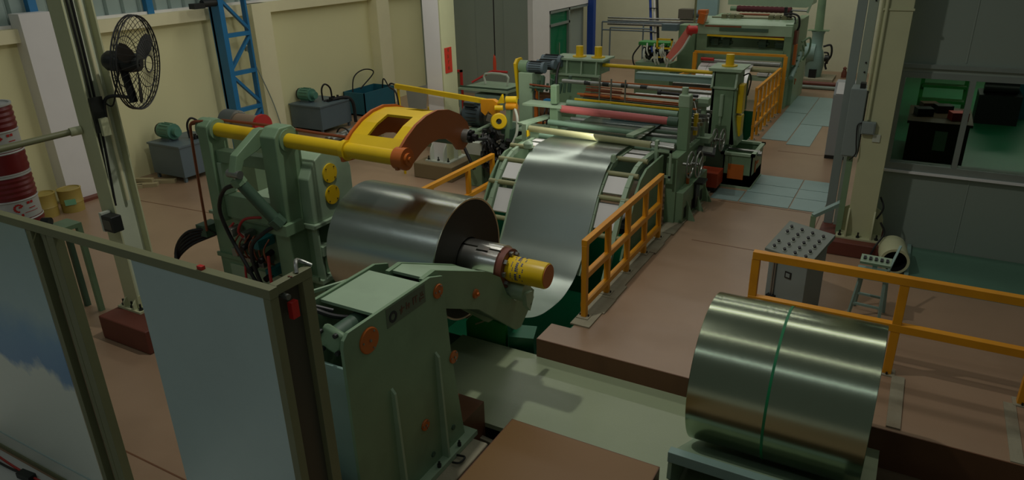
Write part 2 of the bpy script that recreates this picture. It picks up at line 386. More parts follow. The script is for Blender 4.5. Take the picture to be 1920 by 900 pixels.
# office block with sliding windows at the right
wr = MB(); wr.box(-.3, 8, 13.04, 13.16, 0, 1.36); wr.box(-.3, 8, 13.04, 13.16, 3.0, 9); wr.box(-.3, -.22, 13.04, 13.16, 1.36, 3.0)
wall_right = struct(wr.build('wall_right', OFFW))
struct(box(-.34, -.3, 13.04, 30.5, 0, 9).build('wall_right_side', OFFW))
for x in (1.02, 2.3): box(x, x+.02, 13.03, 13.04, 0, 1.33).build('panel_joint', GREYW, wall_right)
for x in (.62, 1.9): box(x, x+.02, 13.03, 13.04, 3.1, 9).build('panel_joint', GREYW, wall_right)
w2 = struct(MB().box(-.22, 8, 12.99, 13.2, 1.33, 1.45).box(-.22, 8, 12.96, 13.2, 3.0, 3.06).box(-.22, 8, 13.0, 13.2, 2.84, 2.93).build('window_2', OFFT))
MB().box(-.22, 8, 12.94, 13.04, 1.30, 1.335).build('window_sill', WHITEP, w2)
box(-.22, 8, 13.01, 13.04, 2.93, 3.0).build('window_track', GREYW, w2)
for x in (-.22, .74, 2.4):
    box(x, x+.08, 13.0, 13.1, 1.45, 2.84).build('mullion', OFFT, w2)
box(-.15, .74, 13.06, 13.066, 1.45, 2.84).build('pane', GLASS, w2)
box(.82, 2.4, 13.03, 13.036, 1.45, 2.84).build('pane', GLASS, w2)
struct(box(-.3, 14, 13.2, 40, .002, .01).build('floor_office', INT_G))
struct(box(-.3, 14, 36, 36.1, 0, 9).build('wall_office_back', INT_G))
struct(box(-.3, 14, 13.2, 36, 3.4, 3.5).build('ceiling', OFFW))

# ================================================================== COLUMNS
def h_column(root, x0, x1, y0, y1, z0, z1, m, t=.025):
    return MB().box(x0, x0+t, y0, y1, z0, z1).box(x1-t, x1, y0, y1, z0, z1).box(x0+t, x1-t, (y0+y1)/2-.01, (y0+y1)/2+.01, z0, z1).build('shaft', m, root)
def column_base(root, x0, x1, y0, y1, z, m, h=.35):
    MB().box(x0-.14, x1+.14, y0-.14, y1+.14, z, z+.03).build('base_plate', m, root)
    for k, x in enumerate((x0-.005, x1-.02)):
        pts = [(y0-.13, z+.03), (y0-.13, z+h*.55), (y0-.09, z+h*.8), (y0-.02, z+h)]+[(y0, z+h), (y0, z+.03)]
        MB().prism('x', pts, x, x+.025).build('gusset', m, root)
    for s, x in ((-1, x0), (1, x1)):
        pts = [(x, z+.03), (x+s*.13, z+.03), (x+s*.13, z+h*.6), (x+s*.08, z+h*.9), (x, z+h)]
        MB().prism('y', pts, (y0+y1)/2-.012, (y0+y1)/2+.012).build('gusset', m, root)
    for x in (x0-.08, (x0+x1)/2, x1+.08):
        b = MB().cyl((x, y0-.08, z+.03), (x, y0-.08, z+.12), .014, n=8); b.cyl((x, y0-.08, z+.03), (x, y0-.08, z+.06), .03, n=6); b.each('anchor_bolt', DK, root)
cl = thing('steel_column', (-9.2, 5.3, 0), 'cream steel column with cables and a black box, left of the uncoiler', 'column')
MB().box(-9.2, -8.9, 5.08, 5.1, .35, 9).box(-9.2, -8.9, 5.44, 5.46, .35, 9).box(-9.06, -9.04, 5.1, 5.44, .35, 9).build('shaft', COLC, cl)
MB().box(-9.04, -9.03, 5.1, 5.44, .35, 9).build('web_face', mat('pale_column_web', (206, 214, 190), .5), cl)
column_base(cl, -9.16, -8.94, 5.15, 5.4, .35, COLC, .2)
MB().prism('z', [(-9.32, 4.72), (-8.3, 4.72), (-8.28, 5.85), (-9.34, 5.85)], 0, .35).build('concrete_block', BLOCK, cl, bevel=.02)
MB().tube([(-9.0, 5.2, 9), (-9.0, 5.2, 5), (-9.0, 5.2, 3.4), (-8.95, 5.1, 1.9)], .014).tube([(-9.0, 5.26, 9), (-9.0, 5.26, 5), (-8.99, 5.24, 3.2), (-8.92, 5.12, 1.9)], .016).each('cable', BLK, cl)
MB().tube([(-8.98, 5.34, 9), (-8.98, 5.34, 1.9)], .022).build('conduit', CREAM2, cl)
bx_ = box(-8.98, -8.76, 4.92, 5.07, 1.60, 1.82).build('switch_box', DK, cl, bevel=.015)
box(-8.95, -8.79, 4.915, 4.92, 1.64, 1.77).build('faceplate', GREYM, bx_)
box(-9.04, -8.98, 4.94, 5.07, 1.58, 1.84).build('box_side', PLAST, cl)
# cross pipe fixed to the column
cpip = thing('handrail_pipe', (-9.3, 5.1, 2.85), 'long olive pipe reaching from the left column toward the camera', 'pipe')
MB().cyl((-9.2, 5.06, 2.90), (-9.55, 3.0, 2.80), .04).build('tube', OLIVE, cpip)
MB().cyl((-9.18, 5.075, 2.90), (-9.21, 4.95, 2.895), .055).build('flange', COLC, cpip)

cw = thing('white_column', (-9.05, 13.1, 0), 'white and cream column behind the yellow swing arm, red sign on it', 'column')
MB().box(-9.45, -9.04, 12.95, 13.0, .35, 9).build('white_face', WHITEP, cw)
MB().box(-9.42, -9.07, 13.0, 13.45, .35, 9).build('shaft', COLC, cw)
MB().box(-9.04, -9.01, 12.95, 13.5, .35, 9).build('flange', COLC, cw)
column_base(cw, -9.42, -9.04, 12.95, 13.45, .35, PLAST, .4)
box(-9.75, -8.7, 12.6, 13.9, 0, .35).build('concrete_block', mat('brown_block_paint', (128, 112, 80), .7), cw, bevel=.02)
sg = thing('wall_sign', (-9.0, 13.2, 2.34), 'small upright red sign with gold characters on the column', 'sign')
box(-9.01, -8.995, 13.04, 13.30, 2.34, 2.88).build('board', SIGNR, sg)
def strokes(parent, m, x, y0, z0, size, seed):
    # one worn, unreadable printed character made of short raised strokes on an X-facing plate
    rr = random.Random(seed); q = MB()
    for k in range(5):
        a = rr.uniform(0, size); b = rr.uniform(0, size*.55); h = rr.random() < .5
        w_, h_ = (size*rr.uniform(.4, .8), size*.12) if h else (size*.12, size*rr.uniform(.35, .8))
        b = min(b, size-w_); a = min(a, size-h_); q.box(x, x+.0015+.0003*k, y0+b, y0+b+w_, z0+a, z0+a+h_)
    return q.stuff('printed_character', m, parent)
for i in range(4): strokes(sg, COPPER, -8.994, 13.12, 2.76-i*.125, .10, i)

cR = thing('cream_column', (-.38, 12.6, 0), 'cream column standing on a dark red block by the office window', 'column')
h_column(cR, -.60, -.20, 12.45, 12.85, .24, 9, COLC)
MB().box(-.58, -.2, 12.44, 12.46, .24, 9).build('front_plate', COLC, cR)
column_base(cR, -.6, -.2, 12.45, 12.85, .24, COLC, .5)
box(-1.02, -.04, 12.12, 13.03, 0, .24).build('concrete_block', BLOCK, cR, bevel=.015)
MB().tube([(-.55, 12.41, 9), (-.55, 12.41, 2.25)], .022).tube([(-.62, 12.43, 9), (-.62, 12.43, 2.7)], .018).each('conduit', COLC, cR)
MB().box(-.60, -.18, 12.42, 12.46, 3.9, 3.93).build('joint_plate', COLC, cR)
jb = thing('junction_box', (-.52, 12.4, 2.0), 'small grey junction box on the cream column beside the office window', 'box')
box(-.62, -.42, 12.36, 12.44, 2.02, 2.22).build('body', CAB, jb, bevel=.01); box(-.6, -.44, 12.35, 12.36, 2.04, 2.2).build('lid', CAB, jb); box(-.44, -.33, 12.42, 12.44, 1.9, 2.02).build('plate', PLAST, jb)
MB().tube([(-.6, 12.4, 2.2), (-.68, 12.38, 2.15), (-.66, 12.36, 1.9), (-.64, 12.36, 1.7), (-.72, 12.36, 1.58)], .01).each('cable', BLK, jb)
MB().tube([(-.17, 12.6, .95), (-.1, 12.5, .8), (-.17, 12.5, .6)], .014).tube([(-.1, 12.3, .62), (-.02, 12.25, .45), (-.12, 12.1, .25), (-.18, 12.05, .02)], .016).each('loose_cable', BLK, jb)
wc = thing('wall_cabinet', (-.72, 12.6, 1.6), 'tall grey green electrical cabinet hung left of the cream column', 'cabinet')
box(-.86, -.62, 12.42, 12.8, 1.62, 2.72).build('body', CAB, wc, bevel=.01); box(-.85, -.63, 12.41, 12.42, 1.64, 2.7).build('door', CAB, wc)
box(-.74, -.66, 12.45, 12.6, 2.72, 2.8).build('gland', DK, wc)
st = thing('cable_riser', (-.95, 13.0, .24), 'tall lilac grey steel channels behind the hanging cabinet', 'frame')
MB().box(-1.0, -.86, 12.95, 13.03, .24, 9).build('channel', CAB, st); MB().box(-.84, -.70, 12.92, 13.03, .24, 9).build('channel', GREYW, st)
for z in (2.9, 3.05, 4.0, 4.15): MB().cyl((-.74, 12.92, z), (-.74, 12.9, z), .014, n=8).each('hole_plug', BLK, st)
bk = thing('angled_bracket', (-1.1, 12.5, 0), 'pale green bent steel bracket at the foot of the cream column', 'bracket')
MB().bar((-1.13, 12.35, .55), (-.72, 12.6, .78), .09, .06).build('arm', TEAL, bk); MB().bar((-1.12, 12.35, 0), (-1.12, 12.35, .55), .08, .08).each('leg', G, bk); MB().bar((-.72, 12.55, .24), (-.72, 12.55, 1.62), .09, .06).each('post', G, bk)

# ================================================================== GUARD RAILS
def guard_rail(label, axis, c, a0, a1, posts, zs, top_w=.1, rgroup=None, m=RAIL, t=.085, z0=0, feet=()):
    loc = (c, (a0+a1)/2, 0) if axis == 'y' else ((a0+a1)/2, c, 0)
    r = thing('guard_rail', loc, label, 'railing', rgroup)
    def bb(p0, p1, q0, q1, z0_, z1_): return MB().box(c-q1, c-q0, p0, p1, z0_, z1_) if axis == 'y' else MB().box(p0, p1, c+q0, c+q1, z0_, z1_)
    for i, z in enumerate(zs): bb(a0, a1, -t/2, t/2, z-t/2, z+t/2).build('top_rail' if i == 0 else 'rail', m, r, bevel=.006)
    for i, p in enumerate(posts):
        lowest = z0 if (i in feet or not feet) else min(zs)-t/2
        bb(p-t/2, p+t/2, -t/2+.004, t/2-.004, lowest, zs[0]-t/2).each('post', m, r, bevel=.006)
        if not feet or i in feet:
            f = bb(p-.09, p+.09, -.09, .09, z0+.0, z0+.014).build('foot_plate', CONC, r)
            b = MB()
            for q in (-.065, .065):
                pos = (c+q, p, z0+.014) if axis == 'y' else (p, c+q, z0+.014)
                b.cyl(pos, (pos[0], pos[1], pos[2]+.03), .012, n=6)
            b.each('bolt', DK, r)
    return r
guard_rail('orange guard rail along the near edge of the strip pit, right side', 'y', -3.56, 8.22, 11.55, (8.262, 9.1, 9.93, 10.75, 11.508), (1.17, .66, .22), z0=.02)
guard_rail('yellow guard rail at the left edge of the strip pit', 'y', -7.02, 8.3, 11.63, (8.35, 9.5, 10.7, 11.588), (1.10, .56))
guard_rail('long orange guard rail in front of the control console, above the loose coil', 'x', 8.66, -1.42, 3.6, (-1.375, .30, 1.68, 3.2), (1.255, .64), t=.1)
far = guard_rail('yellow guard rail beside the far strip pit', 'y', -3.5, 18.95, 22.3, (19.0, 19.55, 20.1, 20.65, 21.2, 21.75, 22.26), (1.33, .85, .36), t=.075)
cr2 = thing('cross_rail', (-4.8, 22.4, 0), 'yellow cross rail bridging the far strip pit in front of the rear machine', 'railing')
MB().bar((-6.12, 22.45, 1.68), (-3.42, 22.45, 1.68), .07, .07).build('rail', RAIL, cr2)
MB().bar((-6.1, 22.45, 0), (-6.1, 22.45, 1.66), .12, .12).each('post', RAIL, cr2); MB().bar((-3.42, 22.45, 0), (-3.42, 22.45, 1.66), .1, .1).each('post', RAIL, cr2)
MB().bar((-6.6, 21.4, 1.0), (-6.1, 22.4, 1.1), .07, .07).build('brace', RAIL, cr2)

# ================================================================== STEEL COILS
CY = 6.6
def coil(label, x0, x1, zc, r, ri, m, grp=None):
    c = thing('steel_coil', ((x0+x1)/2, CY, zc-r), label, 'coil', grp)
    MB().lathe((x0, CY, zc), (1, 0, 0), [(0.004, r-.03), (.0, r-.004), (.004, r), (x1-x0-.004, r), (x1-x0, r-.004), (x1-x0-.004, r-.03)], n=128).build('outer_wrap', m, c)
    prof = [(0, 0)]
    f = MB()
    for x in (x0+.006, x1-.006):
        pr = []; n = 26
        for i in range(n+1):
            rr = ri+(r-.012-ri)*i/n; pr.append((0 + (.004 if i % 2 else 0)*(1 if x > (x0+x1)/2 else -1), rr))
        f.lathe((x, CY, zc), (1, 0, 0), pr, n=96)
    f.lathe((x0+.006, CY, zc), (1, 0, 0), [(0, ri), (x1-x0-.012, ri)], n=64)
    f.build('wound_edges', EDGE, c)
    return c
c1 = coil('silver steel coil mounted on the uncoiler mandrel', -5.97, -4.385, 1.43, .762, .275, COIL)
c2 = coil('loose steel coil with a green strap, resting on its saddle', -1.42, .178, .80, .782, .28, COIL2)
MB().cyl((-.70, CY, .80), (-.675, CY, .80), .7865, n=128, hole=.778).build('strap', mat('green_strapping', (10, 120, 70), .4), c2)
# saddle under the loose coil
sd = thing('coil_saddle', (-.6, CY, -.28), 'pale green V-shaped coil saddle in the trench under the strapped coil', 'saddle')
for s in (-1, 1):
    MB().prism('x', [(CY+s*.06, -.12), (CY+s*(.92 if s < 0 else .6), .34 if s < 0 else .16), (CY+s*(.92 if s < 0 else .6), .26 if s < 0 else .08), (CY+s*.14, -.24)], -1.45, .05).build('cradle_plate', GL, sd, bevel=.006)
for x in (-1.48, -.62, .03):
    MB().prism('x', [(CY-.95, .34), (CY-.98, .0), (CY-.7, -.28), (CY+.6, -.28), (CY+.66, .0), (CY+.63, .17), (CY+.6, .08), (CY+.1, -.17), (CY-.1, -.17), (CY-.9, .25)], x-.02, x+.02).build('rib', GL, sd)
MB().box(-1.5, .05, CY-1.0, CY-.9, .22, .34).build('front_lip', TEAL, sd, bevel=.006)

# ================================================================== UNCOILER
un = thing('uncoiler', (-7.2, 6.5, 0), 'green uncoiler machine carrying the mandrel and yellow press arm', 'machine')
# valve body
MB().box(-8.2, -6.85, 6.0, 7.3, 0, 1.62).build('valve_body', G, un, bevel=.015)
MB().box(-8.22, -6.3, 5.97, 6.0, .98, 1.04).build('ledge', G, un)
MB().box(-8.22, -6.75, 5.97, 7.3, 1.62, 1.66).build('body_top', GL, un)
MB().box(-8.0, -6.9, 5.985, 6.0, .1, .9).build('access_panel', GL, un)
# gear housing
prof = [(6.08, 1.72), (6.08, 2.32), (6.2, 2.52), (6.36, 2.6), (6.62, 2.6), (6.78, 2.5), (6.86, 2.3), (6.86, 1.72)]
gh = MB().prism('x', prof, -6.95, -6.35).build('gearbox', GL, un, bevel=.02)
for z in (2.31, 2.02):
    d = MB().cyl((-6.35, 6.45, z), (-6.33, 6.45, z), .125, n=32).build('cover_disc', YE, un)
    b = MB()
    for k in range(4): a = PI/4+k*PI/2; b.cyl((-6.33, 6.45+.1*math.cos(a), z+.1*math.sin(a)), (-6.322, 6.45+.1*math.cos(a), z+.1*math.sin(a)), .008, n=6)
    b.each('screw', DK, d)
MB().box(-7.1, -6.30, 6.02, 7.0, 1.68, 1.73).build('flange_plate', GL, un, bevel=.006)
MB().box(-6.95, -6.42, 6.1, 7.0, .95, 1.69).build('bearing_housing', G, un)
for y in (6.1, 6.5, 6.9): MB().prism('y', [(-6.42, .95), (-6.3, .95), (-6.33, 1.68), (-6.42, 1.68)], y-.015, y+.015).build('rib', GL, un)
MB().box(-7.0, -6.3, 6.04, 7.0, .90, .96).build('flange_plate', GL, un, bevel=.006)
MB().box(-6.42, -6.28, 6.1, 6.25, 1.28, 1.42).build('lug', GL, un, bevel=.01)
# flared foot under the coil
flare = [(-6.9, 0), (-6.9, .9), (-6.35, .9)]+[(-6.35+.75*(1-math.cos(a)), .9-.85*math.sin(a)) for a in [i*PI/16 for i in range(1, 9)]]+[(-5.55, 0)]
MB().prism('y', flare, 6.1, 6.16).build('foot_web', G, un); MB().prism('y', flare, 6.95, 7.0).build('foot_web', G, un)
fl_ = MB(); pf = [(-6.35+.75*(1-math.cos(a)), .9-.85*math.sin(a)) for a in [i*PI/16 for i in range(0, 9)]]
for i in range(8):
    (xa, za), (xb, zb) = pf[i], pf[i+1]; fl_.add([(xa, 6.1, za), (xb, 6.1, zb), (xb, 7.0, zb), (xa, 7.0, za)], [(0, 1, 2, 3)])
fl_.build('foot_skin', G, un)
MB().box(-6.9, -5.3, 5.9, 7.4, -.0, .05).build('sole_plate', GL, un)
# tall posts and cross beams
def lpost(x0, x1): 
    return MB().prism('x', [(5.85, 1.6), (5.85, 2.9), (5.93, 2.97), (6.07, 2.97), (6.15, 2.9), (6.15, 1.6)], x0, x1)
lpost(-7.98, -7.78).each('post', G, un, bevel=.02)
MB().prism('x', [(5.8, .7), (5.8, 2.9), (5.9, 3.0), (6.1, 3.0), (6.2, 2.9), (6.2, .7)], -6.78, -6.52).each('post', G, un, bevel=.02)
MB().box(-7.78, -6.78, 5.92, 6.08, 2.42, 2.58).build('cross_beam', G, un, bevel=.01)
MB().box(-7.78, -6.78, 5.92, 6.08, 1.66, 1.98).build('cross_beam', G, un, bevel=.01)
MB().box(-7.78, -7.70, 5.90, 6.1, 1.98, 2.42).build('inner_stile', GL, un, bevel=.01)
MB().box(-6.86, -6.78, 5.90, 6.1, 1.98, 2.42).build('inner_stile', GL, un, bevel=.01)
# top bar, lever and cylinder
bar_ = MB().cyl((-7.95, 6.0, 2.84), (-4.78, 6.0, 2.81), .09, n=28).build('swing_bar', YE, un)
MB().cyl((-8.02, 6.0, 2.84), (-7.74, 6.0, 2.84), .135, n=28).build('bearing_cap', G, un); MB().cyl((-6.8, 6.0, 2.83), (-6.5, 6.0, 2.83), .14, n=28).build('bearing_cap', G, un)
MB().cyl((-5.62, 6.0, 2.815), (-5.56, 6.0, 2.815), .12, n=28).build('collar', YE, un); MB().cyl((-4.86, 6.0, 2.81), (-4.72, 6.0, 2.81), .125, n=28).build('collar', OR, un)
MB().cyl((-4.72, 6.0, 2.81), (-4.69, 6.0, 2.81), .07, n=20).cyl((-4.69, 6.0, 2.81), (-4.67, 6.0, 2.81), .03, n=12).build('end_cap', OR, un)
MB().prism('x', [(6.0, 2.95), (5.9, 2.95), (5.5, 2.72), (5.42, 2.5), (5.5, 2.46), (5.6, 2.64), (6.0, 2.76)], -6.98, -6.86).build('lever', G, un, bevel=.01)
MB().cyl((-7.02, 5.47, 2.5), (-6.82, 5.47, 2.5), .05).build('clevis_pin', STEELM, un)
hc = MB().cyl((-6.92, 5.5, 2.42), (-6.62, 5.72, 1.86), .075, n=20).build('hydraulic_cylinder', GD, un)
MB().cyl((-6.93, 5.49, 2.44), (-6.9, 5.52, 2.36), .095, n=8).build('gland', G, hc); MB().cyl((-6.64, 5.7, 1.9), (-6.58, 5.75, 1.8), .1, n=8).build('end_block', GD, hc); MB().cyl((-6.93, 5.48, 2.5), (-6.92, 5.5, 2.42), .035, n=12).build('rod', CHR, hc)
MB().box(-6.72, -6.45, 5.7, 6.0, 1.68, 1.82).build('cylinder_bracket', G, un)
# yellow press arm
outer = [(5.9, 2.70), (5.89, 2.82), (5.97, 2.92), (6.11, 3.02), (6.3, 3.12), (6.5, 3.18), (6.72, 3.20), (6.95, 3.16), (7.18, 3.06), (7.34, 2.92), (7.40, 2.78), (7.34, 2.66), (7.22, 2.60), (7.1, 2.63), (7.02, 2.73), (6.88, 2.82), (6.7, 2.86), (6.52, 2.85), (6.34, 2.78), (6.2, 2.71), (6.1, 2.68)]
ARM = mat('brown_orange_arm_paint', (158, 88, 44), .42)
for x0, m_ in ((-4.82, ARM), (-5.60, OR)): MB().prism('x', outer, x0, x0+.035).build('arm_plate', m_, un)
deck = MB()
dk = [(6.0, 2.90), (6.11, 2.99), (6.3, 3.09), (6.5, 3.15), (6.72, 3.17), (6.95, 3.13), (7.15, 3.04)]
for i in range(len(dk)-1):
    (a, b), (c, d) = dk[i], dk[i+1]
    rng = [(-5.57, -5.35), (-4.98, -4.82)] if i in (1, 2) else ([(-5.57, -5.25), (-5.0, -4.82)] if i == 4 else [(-5.57, -4.82)])
    for x0, x1 in rng: deck.prism('x', [(a, b), (c, d), (c, d-.03), (a, b-.03)], x0, x1)
deck.build('arm_deck', YE, un)
MB().cyl((-5.5, 7.24, 2.76), (-4.9, 7.24, 2.76), .11, n=28).build('press_roller', GD, un)
hb = MB().cyl((-4.785, 7.26, 2.77), (-4.70, 7.26, 2.77), .085, n=20).build('roller_hub', STEELM, un)
b = MB()
for k in range(6): a = k*PI/3; b.cyl((-4.70, 7.26+.06*math.cos(a), 2.77+.06*math.sin(a)), (-4.66, 7.26+.06*math.cos(a), 2.77+.06*math.sin(a)), .02, n=8)
b.cyl((-4.7, 7.26, 2.77), (-4.6, 7.26, 2.77), .035, n=10).each('hub_bolts', BLK, hb)
MB().cyl((-4.68, 7.3, 2.72), (-4.5, 7.35, 2.74), .02).build('hose_nipple', DK, un)
# copper pipes
MB().tube([(-7.8, 6.12, 2.93), (-7.0, 6.15, 2.93), (-6.2, 6.18, 2.91), (-5.6, 6.2, 2.90)], .018).tube([(-7.8, 6.16, 2.92), (-7.0, 6.2, 2.92), (-6.2, 6.22, 2.90), (-5.7, 6.24, 2.89)], .016).each('copper_pipe', COPPER, un)
MB().tube([(-7.9, 5.95, 2.92), (-8.1, 5.9, 2.9), (-8.16, 5.9, 2.8), (-8.2, 5.9, 2.2), (-8.24, 5.9, 1.45)], .018, sm=3).tube([(-7.9, 5.92, 2.95), (-8.05, 5.86, 2.93), (-8.11, 5.86, 2.78), (-8.15, 5.86, 2.2), (-8.19, 5.86, 1.4)], .018, sm=3).each('copper_pipe', COPPER, un)
# mandrel
md = MB()
def sector(mb, x0, x1, r0, r1, a0, a1, n=10):
    vs = []
    for x in (x0, x1):
        for r in (r0, r1):
            vs += [(x, CY+r*math.cos(a0+(a1-a0)*i/n), 1.43+r*math.sin(a0+(a1-a0)*i/n)) for i in range(n+1)]
    k = n+1; fs = []
    for i in range(n): fs += [(k+i, k+i+1, 3*k+i+1, 3*k+i), (i, 2*k+i, 2*k+i+1, i+1), (i, i+1, k+i+1, k+i), (2*k+i, 3*k+i, 3*k+i+1, 2*k+i+1)]
    fs += [(0, k, 3*k, 2*k), (n, 2*k+n, 3*k+n, k+n)]
    mb.add(vs, fs)
for q in range(4):
    a = q*PI/2+1.95; s_ = MB()
    sector(s_, -4.40, -4.18, .18, .262, a+.05, a+PI/2-.05); sector(s_, -4.18, -4.02, .18, .262, a+.22, a+PI/2+.12); sector(s_, -4.02, -3.88, .18, .262, a+.05, a+PI/2-.05)
    s_.build('mandrel_segment', CHR, un)
MB().cyl((-6.3, CY, 1.43), (-3.9, CY, 1.43), .18, n=24).build('mandrel_shaft', DK, un)
MB().cyl((-3.88, CY, 1.43), (-3.80, CY, 1.43), .235, n=32).build('end_flange', BROWN, un)
b = MB()
for k in range(8): a = k*PI/4; b.obox((-3.785, CY+.19*math.cos(a), 1.43+.19*math.sin(a)), (.05, .035, .05), (a, 0, 0))
b.each('flange_bolt', STEELM, un)
sn = MB().lathe((-3.80, CY, 1.43), (1, 0, 0), [(0, 0), (0, .15), (.02, .155), (.47, .155), (.49, .15), (.50, .13)], n=40).build('snout', YE, un)
MB().cyl((-3.302, CY, 1.43), (-3.296, CY, 1.43), .14, n=32).build('end_face', OR, sn)
ll = MB()
for i, (x, w_, dens) in enumerate(((-3.72, .01, 3), (-3.70, .008, 2), (-3.665, .03, 5), (-3.63, .008, 3), (-3.60, .02, 2), (-3.57, .012, 2))):
    for k in range(16):
        if (k*7+i*3) % 6 < dens: sector(ll, x, x+w_, .1550, .1562, 1.2+k*.15, 1.2+k*.15+.11, 2)
ll.stuff('label_print', LBL, sn)
# valves, manifolds and hoses on the front of the body
vb = MB()
for x, z in ((-7.62, 1.5), (-7.38, 1.48), (-7.14, 1.42), (-7.6, 1.22), (-7.36, 1.18), (-7.12, 1.15)): vb.box(x-.05, x+.05, 5.78, 5.97, z-.06, z+.06)
vb.each('valve_block', STEELM, un, bevel=.01)
vv = MB()
for x, z in ((-7.3, 1.42), (-7.0, 1.3), (-7.25, 1.1), (-6.95, 1.05)): vv.cyl((x, 5.9, z), (x+.02, 5.66, z-.04), .04)
vv.each('solenoid', BLK, un)
MB().box(-7.12, -7.0, 5.7, 5.97, 1.4, 1.52).box(-6.98, -6.9, 5.72, 5.97, 1.0, 1.12).each('valve_coil', mat('teal_valve', (30, 110, 110), .5), un)
vt = MB()
for i in range(7):
    x = -7.5+i*.09; vt.tube([(x, 5.85, 1.5), (x+.02, 5.72, 1.4), (x+.05, 5.72, 1.25), (x+.03, 5.84, 1.15)], .012)
vt.each('brass_tube', COPPER, un)
hs = MB()
hs.tube([(-6.93, 5.5, 2.36), (-7.2, 5.5, 2.25), (-7.42, 5.55, 1.95), (-7.4, 5.6, 1.6), (-7.2, 5.6, 1.25), (-6.95, 5.6, .8), (-6.8, 5.6, .45)], .026)
hs.tube([(-6.6, 5.7, 1.82), (-6.78, 5.62, 1.7), (-7.0, 5.6, 1.5), (-7.02, 5.6, 1.2), (-6.9, 5.6, .8), (-6.85, 5.6, .4)], .026)
hs.each('black_hose', BLK, un)
rh = MB(); rh.tube([(-7.1, 5.95, 1.75), (-7.3, 5.8, 1.74), (-7.36, 5.72, 1.6), (-7.32, 5.75, 1.5)], .018); rh.tube([(-7.65, 5.9, 1.6), (-7.68, 5.8, 1.5), (-7.62, 5.8, 1.38)], .016)
rh.tube([(-7.5, 5.85, 1.15), (-7.35, 5.7, .8), (-7.2, 5.7, .5)], .016); rh.tube([(-6.85, 5.7, 1.35), (-6.78, 5.62, 1.05), (-6.7, 5.6, .7)], .02)
rh.each('red_hose', HOSER, un)
hb2 = MB()
for i in range(5): hb2.tube([(-8.2, 5.9+i*.03, 1.42-i*.03), (-8.5, 5.75, 1.35-i*.05), (-8.68-i*.015, 5.65, 1.05-i*.05), (-8.45+i*.02, 5.5, .6), (-8.3, 5.45, .2)], .022)
hb2.each('hose_bundle', BLK, un)
MB().box(-8.4, -8.2, 5.85, 6.1, 1.3, 1.46).build('side_bracket', GD, un)
# brake reel behind the frame
rl = thing('cable_reel', (-9.2, 7.6, 0), 'reel with red end flange standing behind the uncoiler', 'reel')
MB().cyl((-9.68, 7.7, 2.40), (-9.4, 7.7, 2.40), .19, n=32, hole=.15).build('hoop', STEELM, rl); MB().cyl((-9.5, 7.7, 2.40), (-8.9, 7.7, 2.40), .145, n=28).build('core', mat('tan_core', (140, 120, 96), .6), rl)
MB().cyl((-8.9, 7.7, 2.40), (-8.84, 7.7, 2.40), .175, n=32).build('end_flange', RED, rl); MB().box(-9.5, -9.1, 7.6, 7.8, 0, 2.26).build('stand', G, rl)
# motor behind the frame
dm = thing('drive_motor', (-7.6, 7.6, 0), 'black drive motor seen through the uncoiler frame', 'motor')
MB().cyl((-7.9, 7.0, 1.86), (-7.5, 7.0, 1.86), .17, n=24).build('casing', DK, dm); MB().cyl((-7.5, 7.0, 1.86), (-7.38, 7.0, 1.86), .19, n=24, r1=.12).build('end_bell', BLK, dm); MB().box(-7.9, -7.5, 6.88, 7.12, 1.66, 1.72).build('foot', GD, dm)
MB().box(-7.3, -7.1, 6.9, 7.1, 1.66, 1.8).build('coupling_guard', TEAL, dm); MB().tube([(-7.3, 6.8, 1.66), (-7.3, 6.8, 1.98), (-7.1, 6.8, 1.98), (-7.1, 6.8, 1.66)], .02, sm=3).build('pipe_loop', GL, dm)

# ================================================================== STRIP
prof = [(6.5, .655), (6.9, .62), (7.3, .42), (7.7, .1), (8.1, -.13), (8.5, -.28), (8.9, -.34), (9.25, -.35), (9.5, -.30), (9.75, -.2), (9.96, -.03), (10.13, .16), (10.3, .42), (10.47, .69), (10.65, .95), (10.82, 1.14), (11.02, 1.31), (11.25, 1.42), (11.5, 1.47), (11.8, 1.48), (12.3, 1.46)]
def smooth(pr, k=3):
    P = [Vector((a, b, 0)) for a, b in pr]; E = [P[0]*2-P[1]]+P+[P[-1]*2-P[-2]]; Q = []
    for i in range(1, len(E)-2):
        for j in range(k):
            t = j/k; a, b, c, d = E[i-1], E[i], E[i+1], E[i+2]; q = .5*((2*b)+(c-a)*t+(2*a-5*b+4*c-d)*t*t+(3*b-a-3*c+d)*t**3); Q.append((q.x, q.y))
    return Q+[pr[-1]]
strip = MB().sheet(smooth(prof), -5.97, -4.385, .004).sheet([(12.3, 1.46), (13, 1.46), (14.5, 1.46), (16.6, 1.46)], -5.97, -4.385, .004)
tag(strip.build('steel_strip', STRIP), 'wide grey steel strip looping through the pit and up onto the roller table', 'steel sheet')
# slit bands beyond
sp_ = [(16.7, 1.46), (17.0, 1.42), (17.4, 1.2), (17.8, .7), (18.3, .1), (19, -.5), (20, -.8), (21, -.5), (21.6, .1), (22.0, .8), (22.3, 1.15), (22.7, 1.3), (23.4, 1.32)]
tg = thing('slit_strip', (-5.2, 20, -.8), 'bundle of parallel slit steel bands hanging in the far pit', 'steel sheet')
for i in range(6):
    x = -5.97+i*.265; MB().sheet(smooth(sp_, 2), x, x+.255, .004).build('band', mat('bright_slit_steel', (226, 226, 222), .45, .5, var=.05) if i == 0 else bpy.data.materials['bright_slit_steel'], tg)

